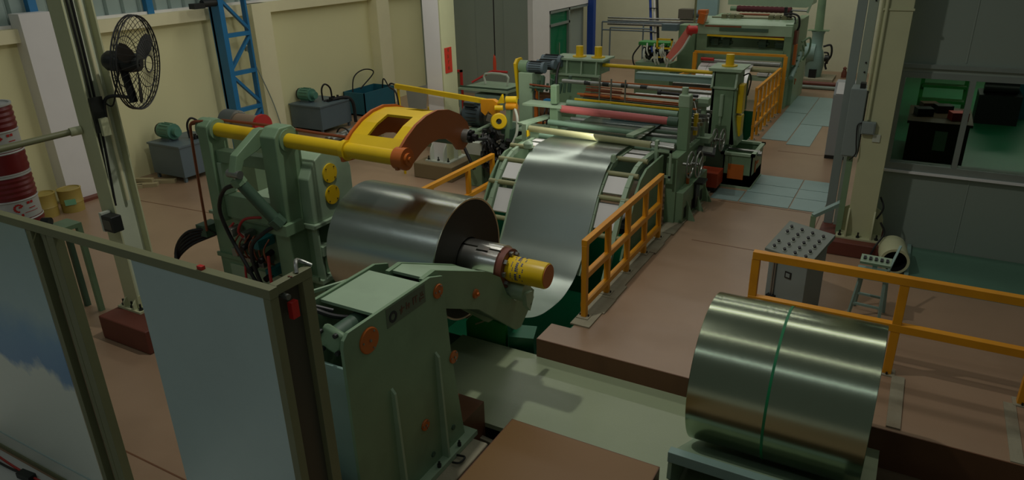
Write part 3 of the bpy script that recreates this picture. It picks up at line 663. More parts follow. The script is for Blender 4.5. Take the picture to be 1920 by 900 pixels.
# ================================================================== ENTRY ROLLER TABLE
et = thing('roller_table', (-5.1, 11.3, 0), 'curved green roller table lifting the strip out of the pit', 'roller table')
arcp = [(9.95, -.2), (10.15, .1), (10.35, .42), (10.52, .7), (10.70, .94), (10.88, 1.12), (11.08, 1.27), (11.3, 1.36), (11.6, 1.40), (12.2, 1.40)]
def sidep(x0, x1, w_=.1):
    m_ = MB()
    for i in range(len(arcp)-1):
        (a, b), (c, d) = arcp[i], arcp[i+1]; m_.bar(((x0+x1)/2, a, b-.05), ((x0+x1)/2, c, d-.05), x1-x0, w_)
    return m_
for x0, x1 in ((-6.42, -6.36), (-6.02, -5.97), (-4.42, -4.36), (-3.98, -3.9)): sidep(x0, x1).build('side_rail', GL, et)
MB().prism('x', [(10.3, .0), (10.85, .95), (11.1, 1.18), (11.4, 1.3), (12.3, 1.32), (12.3, -.1), (11.2, -.1)], -3.82, -3.78).each('side_plate', G, et)
MB().prism('x', [(10.5, .5), (10.85, .98), (11.1, 1.18), (11.4, 1.3), (12.3, 1.32), (12.3, .3), (11.4, .9)], -6.62, -6.58).each('side_plate', G, et)
MB().prism('x', [(9.9, -.3), (10.1, -.3), (11.2, 1.1), (11.2, 1.3)], -6.55, -6.5).build('side_brace', GL, et)
for y, z in ((10.36, .37), (10.72, .92), (11.10, 1.24), (11.55, 1.38)):
    MB().cyl((-6.56, y, z-.0), (-3.83, y, z), .045, n=16).build('roller', ROLLY, et)
for (y0, z0_), (y1, z1_) in (((10.42, .47), (10.66, .84)), ((10.79, .99), (11.04, 1.21)), ((11.62, 1.38), (11.9, 1.38)), ((12.0, 1.38), (12.2, 1.38))):
    for x0, x1 in ((-6.34, -6.03), (-4.35, -3.99)):
        MB().prism('x', [(y0, z0_), (y1, z1_), (y1+.02, z1_-.03), (y0+.02, z0_-.03)], x0, x1).each('support_plate', WHITEP, et)
MB().cyl((-6.5, 12.2, 1.56), (-3.98, 12.15, 1.52), .062, n=24).build('pinch_roller', ROLLY, et)
MB().cyl((-3.98, 12.15, 1.52), (-3.55, 12.15, 1.5), .04, n=16).build('roller_shaft', STEELM, et)
MB().cyl((-6.4, 12.85, 1.56), (-4.5, 12.85, 1.53), .055, n=24).build('pinch_roller', ROLLG, et)
MB().bar((-4.3, 13.1, 1.62), (-4.45, 12.3, 1.6), .16, .04).build('guide_arm', GL, et)
MB().bar((-6.5, 13.1, 1.62), (-6.75, 12.3, 1.6), .2, .04).build('guide_arm', GL, et)
MB().lathe((-4.33, 11.2, 1.42), (0, 0, 1), [(0, .05), (.08, .05), (.12, .035), (.14, .0)], n=16).build('edge_guide', GL, et)
MB().lathe((-6.05, 11.3, 1.45), (0, 0, 1), [(0, .09), (.08, .09), (.12, .05), (.14, .0)], n=16).build('edge_guide', GL, et)
MB().box(-3.9, -3.84, 12.1, 12.2, 1.1, 1.62).build('bearing_post', GL, et); MB().box(-6.62, -6.52, 12.1, 12.28, 1.2, 1.66).build('bearing_post', GL, et); MB().box(-6.51, -6.49, 12.08, 12.2, 1.42, 1.54).build('warning_tab', YE, et)
MB().box(-3.84, -3.58, 12.1, 12.14, 1.42, 1.46).box(-3.62, -3.58, 12.1, 12.14, .9, 1.46).box(-3.84, -3.58, 12.1, 12.14, .95, .99).build('pipe_bracket', GL, et)
drk = MB().box(-6.3, -3.9, 10.95, 12.1, .2, .3); drk.build('dark_tray', DK, et)

# ================================================================== LEVELLER (front machine)
lv = thing('strip_leveller', (-5.0, 14.0, 0), 'green strip levelling machine with pink roll, front machine of the line', 'machine')
MB().box(-3.72, -3.52, 12.3, 14.1, 0, 1.28).build('side_frame', G, lv, bevel=.01)
MB().box(-3.56, -3.38, 12.35, 14.0, 0, .62).build('side_frame', G, lv, bevel=.01)
for y in (12.45, 12.95, 13.55): MB().box(-3.395, -3.375, y, y+.16, .08, .3).each('slot', BLK, lv)
for y in (12.6, 13.2, 13.8): MB().prism('y', [(-3.38, .0), (-3.2, .0), (-3.38, .4)], y, y+.03).build('gusset', G, lv)
MB().box(-6.9, -6.4, 12.3, 14.4, 0, 1.3).build('side_frame', G, lv, bevel=.01)
MB().box(-6.4, -3.72, 13.9, 14.2, .2, 1.2).build('bed_beam', GD, lv)
for i, y in enumerate((12.45, 12.75, 13.05, 13.35, 13.65, 13.95, 14.25)): MB().cyl((-6.4, y, 1.36), (-3.72, y, 1.36), .065, n=18).build('table_roller', STEELM if i % 2 else ROLLG, lv)
# portal posts
MB().box(-3.72, -3.52, 12.85, 13.05, 1.28, 2.1).build('portal_post', G, lv, bevel=.01)
MB().box(-3.74, -3.52, 12.84, 13.06, 2.08, 2.32).build('head_block', GL, lv, bevel=.03); MB().cyl((-3.65, 12.95, 2.32), (-3.65, 12.95, 2.44), .06).build('adjusting_nut', GL, lv)
MB().box(-6.38, -6.2, 12.85, 13.05, 1.28, 1.85).build('portal_post', G, lv, bevel=.01); MB().box(-6.38, -6.24, 12.88, 13.04, 1.92, 2.3).build('head_block', G, lv, bevel=.02)
MB().box(-6.98, -6.1, 12.8, 13.2, 1.86, 1.9).build('shelf_plate', GL, lv)
MB().cyl((-6.13, 12.9, 1.84), (-3.9, 12.9, 1.80), .075, n=28).build('pink_roll', ROLLP, lv)
MB().cyl((-3.92, 12.9, 1.8), (-3.72, 12.9, 1.8), .09, n=16, hole=.03).build('roll_bearing', GD, lv); MB().cyl((-6.22, 12.9, 1.84), (-6.12, 12.9, 1.84), .06, n=16).build('roll_bearing', GL, lv)
MB().cyl((-6.1, 13.1, 1.93), (-3.8, 13.1, 1.89), .06, n=24).build('upper_roll', ROLLG, lv)
MB().cyl((-6.4, 13.5, 2.28), (-3.3, 13.5, 2.26), .042, n=20).build('chrome_bar', STEELM, lv)
for x in (-5.9, -5.5, -5.1, -4.7): MB().cyl((x, 13.5, 2.275), (x+.14, 13.5, 2.273), .044, n=20).build('bar_collar', DK, lv)
MB().cyl((-4.25, 13.3, 2.24), (-3.5, 13.3, 2.22), .03, n=16).build('black_rod', BLK, lv); MB().cyl((-4.28, 13.3, 2.24), (-4.22, 13.3, 2.24), .05, n=16).build('rod_collar', BLK, lv)
for i, (y, z) in enumerate(((13.6, 2.02), (13.75, 1.95), (13.9, 1.88), (14.05, 2.02), (14.2, 1.8), (14.4, 1.93))):
    MB().bar((-6.1, y, z), (-3.75, y, z-.03), .04, .03).build('tie_bar', (OR, COPPER, GD, COPPER, OR, GD)[i], lv)
MB().bar((-6.05, 13.35, 1.96), (-3.8, 13.35, 1.93), .04, .035).build('yellow_tie_bar', YE, lv)
cp_ = MB()
for i in range(7):
    cp_.tube([(-6.0, 13.7+i*.03, 1.98+i*.04), (-5.7, 13.7+i*.03, 1.98+i*.04), (-5.2, 13.7+i*.03, 1.97+i*.04)], .012)
cp_.each('copper_pipe', COPPER, lv)
for x in (-5.55, -5.3, -5.0): MB().cyl((x, 13.45, 1.95), (x, 13.45, 2.4), .016).build('thin_rod', STEELM, lv)
MB().box(-5.7, -3.9, 14.0, 14.05, 1.5, 1.62).box(-5.7, -3.9, 14.5, 14.56, 1.5, 1.7).stuff('dark_guide', TANKB, lv)
# handwheels
def handwheel(y, z, x=-3.3, r=.24):
    w_ = MB(); w_.tube([(x, y+r*math.cos(a), z+r*math.sin(a)) for a in [i*2*PI/20 for i in range(21)]], .016, n=8, sm=1)
    for k in range(3): a = k*2*PI/3+.5; w_.cyl((x, y, z), (x, y+r*math.cos(a), z+r*math.sin(a)), .012, n=8)
    w_.cyl((x-.14, y, z), (x+.02, y, z), .03, n=12); return w_.build('handwheel', STEELM, lv)
handwheel(12.6, 1.1, -3.36); handwheel(12.75, 1.08, -3.24); handwheel(14.3, 1.15, -3.36, .23); handwheel(14.45, 1.13, -3.24, .22)
tr = MB().obox((-3.32, 13.55, 1.12), (.34, .5, .05), (.0, .12, .2)).build('control_tray', BLK, lv)
MB().obox((-3.30, 13.55, 1.15), (.2, .38, .02), (.0, .12, .2)).build('tray_panel', STEELM, tr)
MB().prism('y', [(-3.7, 1.28), (-3.38, 1.0), (-3.38, .85), (-3.7, .9)], 13.3, 13.8).build('tray_bracket', G, lv)
MB().box(-3.5, -3.45, 12.9, 12.95, .55, .8).box(-3.5, -3.45, 12.9, 13.15, .76, .8).each('orange_hook', OR, lv)
MB().box(-3.37, -3.2, 13.0, 13.35, .6, .64).box(-3.36, -3.33, 13.05, 13.3, .1, .6).build('step_plate', DK, lv)
# dense linkage between the posts
mz = MB(); 
for i in range(9):
    y = 13.1+i*.13; mz.box(-3.7, -3.42, y, y+.05, 1.62+.05*(i % 3), 1.68+.05*(i % 3)); mz.cyl((-3.6, y, 1.3), (-3.6, y, 1.75+.06*(i % 2)), .018, n=8)
mz.stuff('linkage', STEELM, lv)
MB().box(-3.52, -3.46, 13.2, 13.3, 1.5, 1.9).build('yellow_guard', YE, lv)
ms = MB().box(-3.75, -3.35, 13.8, 14.2, 1.2, 1.3); ms.cyl((-3.55, 14.0, 1.3), (-3.55, 14.0, 1.95), .05, n=14); ms.box(-3.65, -3.45, 13.9, 14.1, 1.9, 2.05); ms.build('screw_jack', GL, lv)
# gantry
MB().prism('y', [(-3.68, .9), (-3.12, .9), (-3.2, 1.5), (-3.22, 2.46), (-3.66, 2.46)], 15.0, 15.06).build('gantry_face', G, lv)
MB().prism('y', [(-3.22, .9), (-3.05, .9), (-3.16, 1.5), (-3.16, 2.46), (-3.22, 2.46)], 15.0, 15.6).build('gantry_side', G, lv)
MB().box(-3.68, -3.62, 15.0, 15.6, .9, 2.46).build('gantry_side', G, lv)
MB().prism('y', [(-3.74, 2.42), (-3.1, 2.42), (-3.06, 2.48), (-3.76, 2.48)], 14.92, 15.68).build('gantry_cap', GL, lv)
MB().box(-3.7, -3.14, 14.96, 15.0, 2.06, 2.10).build('gantry_rib', GL, lv)
MB().prism('x', [(15.0, 2.1), (14.9, 2.1), (15.0, 2.42)], -3.68, -3.64).prism('x', [(15.0, 2.1), (14.9, 2.1), (15.0, 2.42)], -3.2, -3.16).each('gantry_gusset', GL, lv)
MB().cyl((-3.44, 14.95, 1.5), (-3.44, 14.95, 1.95), .04).cyl((-3.44, 14.95, 1.3), (-3.44, 14.95, 1.5), .02).each('air_cylinder', GL, lv)
MB().box(-3.16, -3.04, 15.15, 15.4, 1.05, 1.5).box(-3.16, -3.04, 15.1, 15.35, 1.55, 2.15).build('yellow_guard', YE, lv, bevel=.02)
MB().tube([(-3.12, 15.3, 2.3), (-3.0, 15.3, 2.35), (-2.96, 15.3, 2.2), (-3.0, 15.3, 1.9)], .014).each('cable', BLK, lv)
for x, y in ((-3.42, 15.3), (-6.82, 15.3), (-6.36, 15.3)):
    z = 2.48 if x > -4 else 2.5
    c_ = MB().cyl((x, y, z), (x, y, z+.025), .16, n=28); c_.cyl((x, y, z+.025), (x, y, z+.24), .085, n=24); c_.build('yellow_cap', YE, lv)
# left bridge box with gussets
MB().box(-7.36, -6.22, 15.05, 15.6, 2.16, 2.46).build('bridge_box', G, lv)
MB().box(-7.4, -6.1, 14.95, 15.65, 2.46, 2.5).build('bridge_top', GL, lv); MB().box(-7.4, -6.18, 14.93, 15.05, 2.12, 2.16).build('bridge_sill', GL, lv)
for x in (-7.36, -7.0, -6.64, -6.28): MB().prism('x', [(15.05, 2.46), (14.97, 2.46), (14.93, 2.16), (15.05, 2.16)], x, x+.03).build('bridge_gusset', GL, lv)
MB().cyl((-6.2, 15.2, 2.36), (-3.66, 15.2, 2.34), .04, n=20).build('yellow_tube', YE, lv)
MB().box(-7.3, -6.4, 15.0, 15.6, .0, 2.14).build('gantry_leg', G, lv)
MB().box(-5.5, -3.7, 15.4, 15.6, 2.06, 2.20).build('cross_beam', TEAL, lv); MB().box(-6.3, -3.7, 15.35, 15.4, 1.92, 1.97).build('cross_strap', OR, lv)
MB().box(-4.7, -3.7, 15.6, 15.7, 1.8, 2.0).build('rear_beam', STEELM, lv)
# motors on the left
for (x, y, z, l, r, m_) in ((-7.62, 15.0, 2.42, .5, .13, GREYT), (-7.55, 14.6, 2.4, .45, .1, GREYT), (-7.5, 14.05, 2.42, .42, .12, GREYT)):
    q = MB().cyl((x, y, z), (x+l, y, z), r, n=20).build('motor', m_, lv); fn = MB()
    for k in range(16): a = k*PI/8; fn.obox((x+l/2, y+(r+.008)*math.cos(a), z+(r+.008)*math.sin(a)), (l*.7, .02, .006), (a, 0, 0))
    fn.stuff('fins', DK, q)
MB().cyl((-7.68, 14.05, 2.42), (-7.48, 14.05, 2.42), .14, n=20).build('gear_case', G, lv)
MB().prism('x', [(13.85, 2.5), (13.95, 2.6), (14.15, 2.6), (14.22, 2.5), (14.1, 1.7), (13.98, 1.7)], -7.76, -7.70).build('belt_guard', YE, lv, bevel=.01)
MB().box(-7.64, -7.30, 13.85, 14.3, 0, 2.32).build('left_pillar', GL, lv, bevel=.015)
MB().box(-7.9, -6.9, 13.4, 14.4, 1.02, 1.08).box(-7.6, -6.6, 12.9, 13.5, 1.28, 1.32).build('left_deck', GL, lv)
of = MB()
for a in ((-7.28, -7.2, 1.18, 2.0), (-6.82, -6.75, 1.18, 1.9)): of.box(a[0], a[1], 13.9, 13.95, a[2], a[3])
of.box(-7.28, -6.75, 13.9, 13.95, 1.18, 1.25); of.build('orange_frame', OR, lv)
MB().box(-7.2, -6.8, 14.0, 14.02, 1.25, 1.9).build('back_mesh_panel', mat('brown_panel', (110, 76, 50), .6), lv)
MB().box(-6.98, -6.7, 13.75, 13.9, 1.66, 1.8).build('blue_valve', BLUE, lv, bevel=.01)
hh = MB()
for i in range(5): x = -6.86+i*.09; hh.tube([(x, 13.7, 1.72), (x+.02, 13.55, 1.6), (x, 13.5, 1.3), (x+.03, 13.6, 1.12)], .016)
hh.tube([(-7.2, 13.8, 1.95), (-7.1, 13.6, 1.83), (-6.8, 13.5, 1.8), (-6.4, 13.4, 1.82)], .02); hh.each('black_hose', BLK, lv)
rv = MB()
for x, z in ((-6.62, 1.3), (-6.56, 1.45), (-6.7, 1.18)): rv.cyl((x, 13.5, z), (x, 13.4, z), .03)
rv.each('red_valve', HOSER, lv)
cc = MB()
for i in range(12): cc.cyl((-7.25+i*.07, 13.8+.1*(i % 3), 1.95), (-7.22+i*.07, 13.8+.1*(i % 3), 2.12+.06*(i % 4)), .03+.01*(i % 2), n=10)
cc.cyl((-7.28, 13.7, 2.05), (-6.7, 13.7, 2.05), .02, n=10); cc.stuff('valve_cluster', GD, lv)
MB().cyl((-7.3, 13.75, 2.1), (-6.75, 13.75, 2.08), .022).each('copper_pipe', COPPER, lv)
MB().tube([(-6.6, 13.8, 2.6), (-6.62, 13.7, 2.4), (-6.6, 13.6, 2.1), (-6.6, 13.6, 1.95)], .03).each('vertical_hose', BLK, lv)

rb = thing('red_box', (-3.45, 14.4, 0), 'red metal box on the floor between leveller and green tank', 'box')
MB().box(-3.66, -3.25, 14.36, 14.85, .12, .42).build('body', mat('orange_red_paint', (176, 66, 36), .5), rb); MB().box(-3.62, -3.3, 14.4, 14.8, 0, .12).build('plinth', BLK, rb)
tk = thing('green_tank', (-3.0, 15.4, 0), 'green floor tank with an orange panel on its front', 'tank')
MB().box(-3.28, -2.68, 14.9, 14.93, .05, .74).box(-3.28, -2.68, 15.95, 15.98, .05, .74).box(-3.28, -3.25, 14.9, 15.98, .05, .74).box(-2.71, -2.68, 14.9, 15.98, .05, .74).box(-3.28, -2.68, 14.9, 15.98, .05, .3).build('body', G, tk)
MB().box(-3.34, -2.64, 14.86, 14.95, .72, .77).box(-3.34, -2.64, 15.9, 16.0, .72, .77).box(-2.72, -2.64, 14.86, 16.0, .72, .77).box(-3.34, -3.26, 14.86, 16.0, .72, .77).build('rim', GL, tk)
MB().box(-3.3, -2.66, 14.88, 16.0, 0, .05).build('base_plate', GL, tk)
MB().box(-3.17, -2.84, 14.885, 14.9, .2, .52).build('orange_panel', OR, tk)
MB().box(-2.68, -2.66, 15.2, 15.26, .3, .55).box(-2.68, -2.66, 15.35, 15.5, .45, .5).each('orange_mark', OR, tk)
MB().cyl((-3.3, 15.2, .76), (-2.6, 15.2, .76), .03).cyl((-2.66, 15.2, .72), (-2.56, 15.2, .72), .05).each('cross_bar', STEELM, tk)
# column pads under gantry
struct(MB().box(-3.7, -3.28, 14.9, 15.9, 0, .9).build('trim_10', GD))

# ================================================================== REAR MACHINE
rm = thing('slitting_machine', (-4.8, 24.5, 0), 'tall green rear machine at the far end of the strip line', 'machine')
MB().box(-6.24, -5.92, 23.03, 26.0, 0, 2.5).build('side_frame', G, rm); MB().box(-3.62, -3.40, 23.03, 26.0, 0, 2.5).build('side_frame', G, rm)
MB().box(-3.42, -3.3, 23.6, 25.8, 0, 1.2).build('side_cover', GL, rm)
MB().prism('x', [(23.0, 2.15), (23.0, 2.45), (23.25, 2.6), (24.0, 2.6), (24.0, 2.15)], -6.22, -3.42).build('top_beam', GL, rm)
MB().box(-5.55, -4.1, 22.97, 23.0, 2.26, 2.36).build('beam_slot', GD, rm); MB().box(-6.0, -4.9, 22.98, 23.0, 2.38, 2.42).build('copper_strip', COPPER, rm)
MB().bar((-5.92, 23.0, 2.12), (-3.62, 23.0, 2.08), .05, .05).build('yellow_tie_bar', YE, rm); MB().bar((-5.92, 23.1, 2.16), (-3.62, 23.1, 2.13), .04, .03).build('red_tie_bar', RED, rm)
MB().box(-5.92, -3.62, 24.5, 24.6, 1.5, 2.15).build('rear_panel', GL, rm)
MB().box(-5.95, -3.6, 23.0, 23.4, 1.42, 1.74).build('lower_beam', G, rm)
for x0 in (-5.85, -5.5, -4.4, -3.9):
    MB().box(x0, x0+.22, 23.3, 23.6, 1.78, 2.0).cyl((x0-.05, 23.4, 1.88), (x0+.3, 23.4, 1.88), .05, n=12).build('head_block', GD, rm)
MB().cyl((-6.0, 22.9, 1.36), (-3.62, 22.9, 1.34), .075, n=24).build('feed_roll', STEELM, rm); MB().cyl((-5.9, 22.7, 1.2), (-3.62, 22.7, 1.2), .07, n=24).build('feed_roll', ROLLY, rm)
MB().cyl((-6.0, 22.8, 1.42), (-5.6, 22.8, 1.42), .05).build('red_roll', RED, rm)
MB().box(-6.2, -3.4, 22.5, 22.9, .9, 1.0).each('entry_bar', GL, rm)
for x in (-4.2, -3.85): MB().box(x, x+.3, 22.5, 22.85, 1.05, 1.12).each('support_plate', WHITEP, rm)
MB().obox((-6.1, 23.0, 2.62), (.2, .3, .3), (0, .2, 0)).build('orange_guard', OR, rm); MB().box(-6.25, -6.0, 22.95, 23.3, 2.74, 2.86).build('orange_guard', OR, rm)
MB().box(-3.36, -3.28, 23.3, 23.5, 1.3, 1.9).build('orange_guard', OR, rm); MB().box(-3.42, -3.32, 23.3, 23.7, 1.9, 2.3).build('terminal_box', BROWN, rm)
tp_ = MB()
for x in (-5.6, -5.35, -5.15, -4.2, -4.0, -3.8): tp_.box(x, x+.14, 23.3, 23.6, 2.6, 2.72); tp_.cyl((x, 23.4, 2.68), (x+.2, 23.4, 2.68), .03, n=10)
tp_.cyl((-5.9, 23.35, 2.63), (-3.5, 23.35, 2.63), .02, n=8); tp_.stuff('top_fittings', OLIVE, rm)
MB().cyl((-5.1, 23.5, 2.72), (-4.2, 23.5, 2.72), .03).each('copper_pipe', COPPER, rm)
MB().tube([(-3.75, 23.4, 2.75), (-3.55, 23.4, 2.78), (-3.35, 23.4, 2.7), (-3.3, 23.4, 2.45), (-3.34, 23.4, 2.3)], .03).tube([(-3.7, 23.3, 2.72), (-3.45, 23.3, 2.7), (-3.42, 23.3, 2.5)], .02).each('black_hose', BLK, rm)
MB().box(-3.78, -3.7, 23.4, 23.5, 2.6, 2.95).box(-3.62, -3.55, 23.4, 23.5, 2.6, 2.86).build('black_stand', BLK, rm)
lk = MB()
for i in range(6): lk.bar((-3.3, 23.5+i*.3, 1.3+.1*i), (-3.3, 23.9+i*.3, 1.0+.12*i), .05, .04)
lk.tube([(-3.25, 24, 1.9), (-3.05, 24.2, 2.0), (-3.05, 24.3, 1.6), (-3.2, 24.4, 1.3)], .03); lk.stuff('linkage', G, rm)
MB().cyl((-3.3, 23.1, .95), (-3.3, 24.4, 1.5), .07).each('air_cylinder', TEAL, rm)
MB().box(-3.31, -3.28, 23.9, 24.1, .7, .76).box(-3.31, -3.28, 23.85, 23.9, .62, .8).each('orange_mark', OR, rm)
MB().bar((-4.5, 22.6, 0), (-4.5, 22.6, 1.1), .12, .1).bar((-3.75, 18.6, 0), (-3.75, 18.6, 1.1), .1, .1).each('support_leg', G, rm)
# hood and brush roll overhead
hd = thing('overhead_hood', (-4.4, 24.4, 2.9), 'pale green hood with a maroon brush roll above the rear machine', 'hood')
MB().prism('y', [(-5.6, 3.2), (-3.1, 3.2), (-3.1, 2.98), (-3.25, 2.9), (-5.6, 2.95)], 24.0, 25.0).build('hood_shell', GL, hd); MB().box(-5.6, -3.1, 24.0, 25.0, 3.2, 3.5).build('hood_top', TEAL, hd)
bl = MB().lathe((-5.3, 24.0, 2.84), (1, 0, -.015), [(0, 0), (0, .085)]+[(.07*i+.01*(i % 2), .085+.012*(i % 2)) for i in range(1, 24)]+[(1.64, .085), (1.64, 0)], n=20).build('brush_roll', BRUSH, hd)
MB().cyl((-5.5, 24.0, 2.84), (-5.3, 24.0, 2.84), .07).build('gearbox', G, hd); MB().cyl((-3.66, 24.0, 2.82), (-3.2, 24.0, 2.81), .03).build('shaft', STEELM, hd); MB().bar((-3.2, 24.0, 2.75), (-3.05, 24.0, 3.3), .06, .06).build('bracket', GL, hd)
MB().bar((-5.55, 24.9, 3.5), (-5.55, 24.9, 9), .06, .06).bar((-3.15, 24.9, 3.5), (-3.15, 24.9, 9), .06, .06).each('hanger', G, hd)
# blower with duct
bw = thing('dust_blower', (-3.2, 28.6, 0), 'pale green blower with a tall round duct by the far wall', 'blower')
MB().box(-3.9, -2.6, 28.0, 29.2, 0, .1).build('base', CONC, bw)
MB().lathe((-3.35, 28.6, .1), (0, 0, 1), [(0, .28), (.15, .3), (.5, .34), (.9, .26), (1.0, .2), (1.5, .2), (1.6, .24)], n=24).build('housing', TEAL, bw)
MB().cyl((-3.9, 28.5, .95), (-3.35, 28.5, .95), .34, n=28).build('volute', TEAL, bw)
MB().cyl((-3.35, 28.6, 1.7), (-3.4, 28.6, 4.2), .15, n=20, r1=.12).cyl((-3.4, 28.6, 4.2), (-3.4, 28.6, 9), .12, n=20).build('duct', G, bw)
MB().box(-3.7, -3.0, 28.45, 28.75, 1.72, 1.75).build('collar_plate', G, bw)
MB().tube([(-3.1, 28.4, 1.2), (-2.85, 28.4, 1.25), (-2.8, 28.4, .9), (-2.95, 28.4, .6), (-2.9, 28.4, .4)], .035).tube([(-3.05, 28.4, 1.0), (-2.9, 28.4, .95), (-2.9, 28.4, .6)], .03).each('hose', BLK, bw)
MB().cyl((-3.0, 28.35, .8), (-2.85, 28.35, .8), .12).build('motor', DK, bw); MB().box(-3.45, -3.2, 28.2, 28.32, .1, .4).build('louvre', BLK, bw)
MB().tube([(-3.8, 28.2, .9), (-4.0, 28.0, .5), (-4.05, 27.9, .1)], .025).each('cable', BLK, bw)
fd = thing('floor_duct', (-2.9, 27.0, 0), 'brown and grey pipes crossing the walkway floor at the far end', 'pipe')
MB().cyl((-3.9, 27.2, .08), (-1.0, 27.2, .08), .08).build('brown_pipe', BROWN, fd); MB().cyl((-3.9, 26.6, .06), (-1.0, 26.6, .06), .06).each('grey_pipe', GREYW, fd); MB().cyl((-3.9, 26.85, .05), (-1.0, 26.85, .05), .045).build('dark_pipe', DK, fd)
tag(MB().lathe((-2.35, 29.3, 0), (0, 0, 1), [(0, 0), (0, .1), (.15, .1), (.3, .05), (.34, .08), (.4, 0)], n=14).build('small_valve', BROWN), 'small brown valve on the floor right of the blower', 'valve')

# ================================================================== BACK AREA ITEMS
rk = thing('pipe_rack', (-10, 28.0, 0), 'thin grey pipe rack against the far cream wall', 'rack')
for a, b_ in (((-11.5, 28, 1.86), (-7.4, 28, 1.86)), ((-11.5, 28, 1.55), (-9.3, 28, 1.55)), ((-11.5, 28, 0), (-11.5, 28, 1.86)), ((-10.95, 27.5, 0), (-10.95, 27.5, 1.7)), ((-9.75, 28, 0), (-9.75, 28, 1.8)), ((-10.95, 27.5, 1.7), (-9.3, 27.5, 1.7)), ((-11.2, 28.3, 2.0), (-9.6, 28.3, 2.0))): MB().cyl(a, b_, .03, n=10).build('tube', GREYT, rk)
for z, r in ((1.92, .04), (2.02, .035), (1.78, .05)): MB().cyl((-11.3, 28.1, z), (-7.3, 28.1, z), r, n=12).each('stored_pipe', STEELM, rk)
ld = thing('cable_ladder', (-9.55, 28.4, 0), 'slanting blue cable ladder with black cables by the pipe rack', 'cable tray')
for dx, m_ in ((0, BLUED), (.16, WHITEP), (.28, DK)): MB().bar((-9.85+dx, 28.6, 4.2), (-9.35+dx, 28.0, .6), .09 if dx != .16 else .06, .05).each('stringer', m_, ld)
for i in range(8):
    t = i/8; MB().bar((-9.85+.5*t, 28.55-.6*t, 4.2-3.6*t), (-9.53+.5*t, 28.55-.6*t, 4.2-3.6*t), .04, .03).build('rung', DK, ld)
mb_ = thing('motor_box', (-8.0, 28.0, 0), 'brown grey motor box standing on the pipe rack', 'motor')
MB().box(-8.35, -7.78, 27.9, 28.3, 2.08, 2.42).build('body', GREYM, mb_); MB().cyl((-7.78, 28.1, 2.25), (-7.5, 28.1, 2.25), .15).build('motor', GREYT, mb_)
MB().cyl((-7.45, 28.1, 2.25), (-7.35, 28.1, 2.25), .16).build('fan_cover', BLK, mb_)
yp = tag(MB().cyl((-7.45, 27, 0), (-7.45, 27, 5), .04).build('yellow_pole', OLIVE), 'thin yellow pole left of the pale blue pilaster', 'pole')
sc = thing('scrap_winder', (-7.0, 22.6, 0), 'cluttered green hydraulic unit with a yellow frame beside the far pit', 'machine')
mm = MB()
for i in range(40): mm.obox((-7.75+random.random()*.8, 22.3+random.random()*.4, 1.35+random.random()*.5), (.1, .1, .1), (random.random(), random.random(), random.random()))
o = mm.stuff('valves', DK, sc); hs_ = MB()
for i in range(14):
    x = -7.75+random.random()*.8; z = 1.4+random.random()*.3; hs_.tube([(x, 22.25, z+.2), (x+.05, 22.1, z), (x+.1, 22.15, z-.15)], .025, n=6, sm=3)
hs_.each('hose', PLAST, sc); MB().box(-7.9, -6.9, 22.3, 22.8, 1.82, 1.92).build('green_cap', PITL, sc); MB().box(-7.95, -6.8, 22.2, 22.9, 0, 1.3).build('base', G, sc)
MB().tube([(-7.8, 22.2, 1.85), (-8.0, 22.1, 1.5), (-7.9, 22.1, 1.15), (-7.7, 22.1, 1.1)], .025).build('loop_hose', BLK, sc)
yf = MB()
for a in ((-7.25, -6.75, 2.02, 2.07), (-7.25, -6.75, 1.75, 1.80), (-7.25, -6.75, 1.48, 1.52)): yf.box(a[0], a[1], 22.15, 22.2, a[2], a[3])
yf.box(-6.8, -6.75, 22.15, 22.2, 1.45, 2.07); yf.box(-7.27, -7.22, 22.15, 22.2, 1.75, 2.07); yf.build('yellow_frame', YE, sc)
MB().box(-7.4, -6.9, 23.0, 23.3, 2.2, 2.4).build('control_box', GREYT, sc)
MB().box(-6.95, -6.4, 23.4, 24, 0, 2.35).build('rear_cabinet', G, sc)
bc = thing('belt_chute', (-6.5, 22.2, 1.0), 'slanting salmon belt chute left of the rear machine', 'conveyor')
MB().obox((-6.5, 22.2, 1.95), (.26, .06, 1.15), (-.2, .55, .0)).build('belt', BELT, bc); MB().cyl((-6.3, 22.1, 2.36), (-6.05, 22.25, 2.36), .12).build('end_roller', RED, bc)
MB().tube([(-6.2, 22.1, 2.2), (-6.4, 22.0, 1.8), (-6.75, 22.0, 1.4)], .03).build('white_hose', PLAST, bc); MB().bar((-6.9, 22.15, 1.2), (-6.7, 22.15, 2.0), .05, .05).build('side_rail', PLAST, bc)

# ================================================================== LEFT-CENTRE GROUP
sw = thing('swing_arm_winder', (-7.9, 12.9, 0), 'yellow swing arm scrap winder on a green stand beside the leveller', 'machine')
MB().bar((-10.15, 12.7, 2.05), (-7.8, 12.72, 1.89), .08, .1).build('yellow_arm', YE, sw)
MB().prism('y', [(-7.9, 1.93), (-7.6, 1.95), (-7.5, 1.90), (-7.5, 1.68), (-7.62, 1.62), (-7.72, 1.70), (-7.80, 1.60), (-7.9, 1.68)], 12.66, 12.78).build('yellow_bracket', RAIL, sw)
MB().tube([(-10.1, 12.7, 2.06), (-10.25, 12.68, 2.1), (-10.3, 12.66, 2.03), (-10.1, 12.64, 1.9), (-10.04, 12.64, 1.4), (-10.02, 12.64, .9)], .02).build('arm_hose', BLK, sw); MB().cyl((-10.1, 12.72, 0), (-10.1, 12.72, 2.0), .03).build('arm_post', YE, sw)
MB().lathe((-7.45, 12.62, 1.53), (.55, -.83, .1), [(0, .06), (0, .15), (.02, .17), (.08, .17), (.10, .15), (.10, .06), (0, .06)], n=28).build('yellow_wheel', YE, sw)
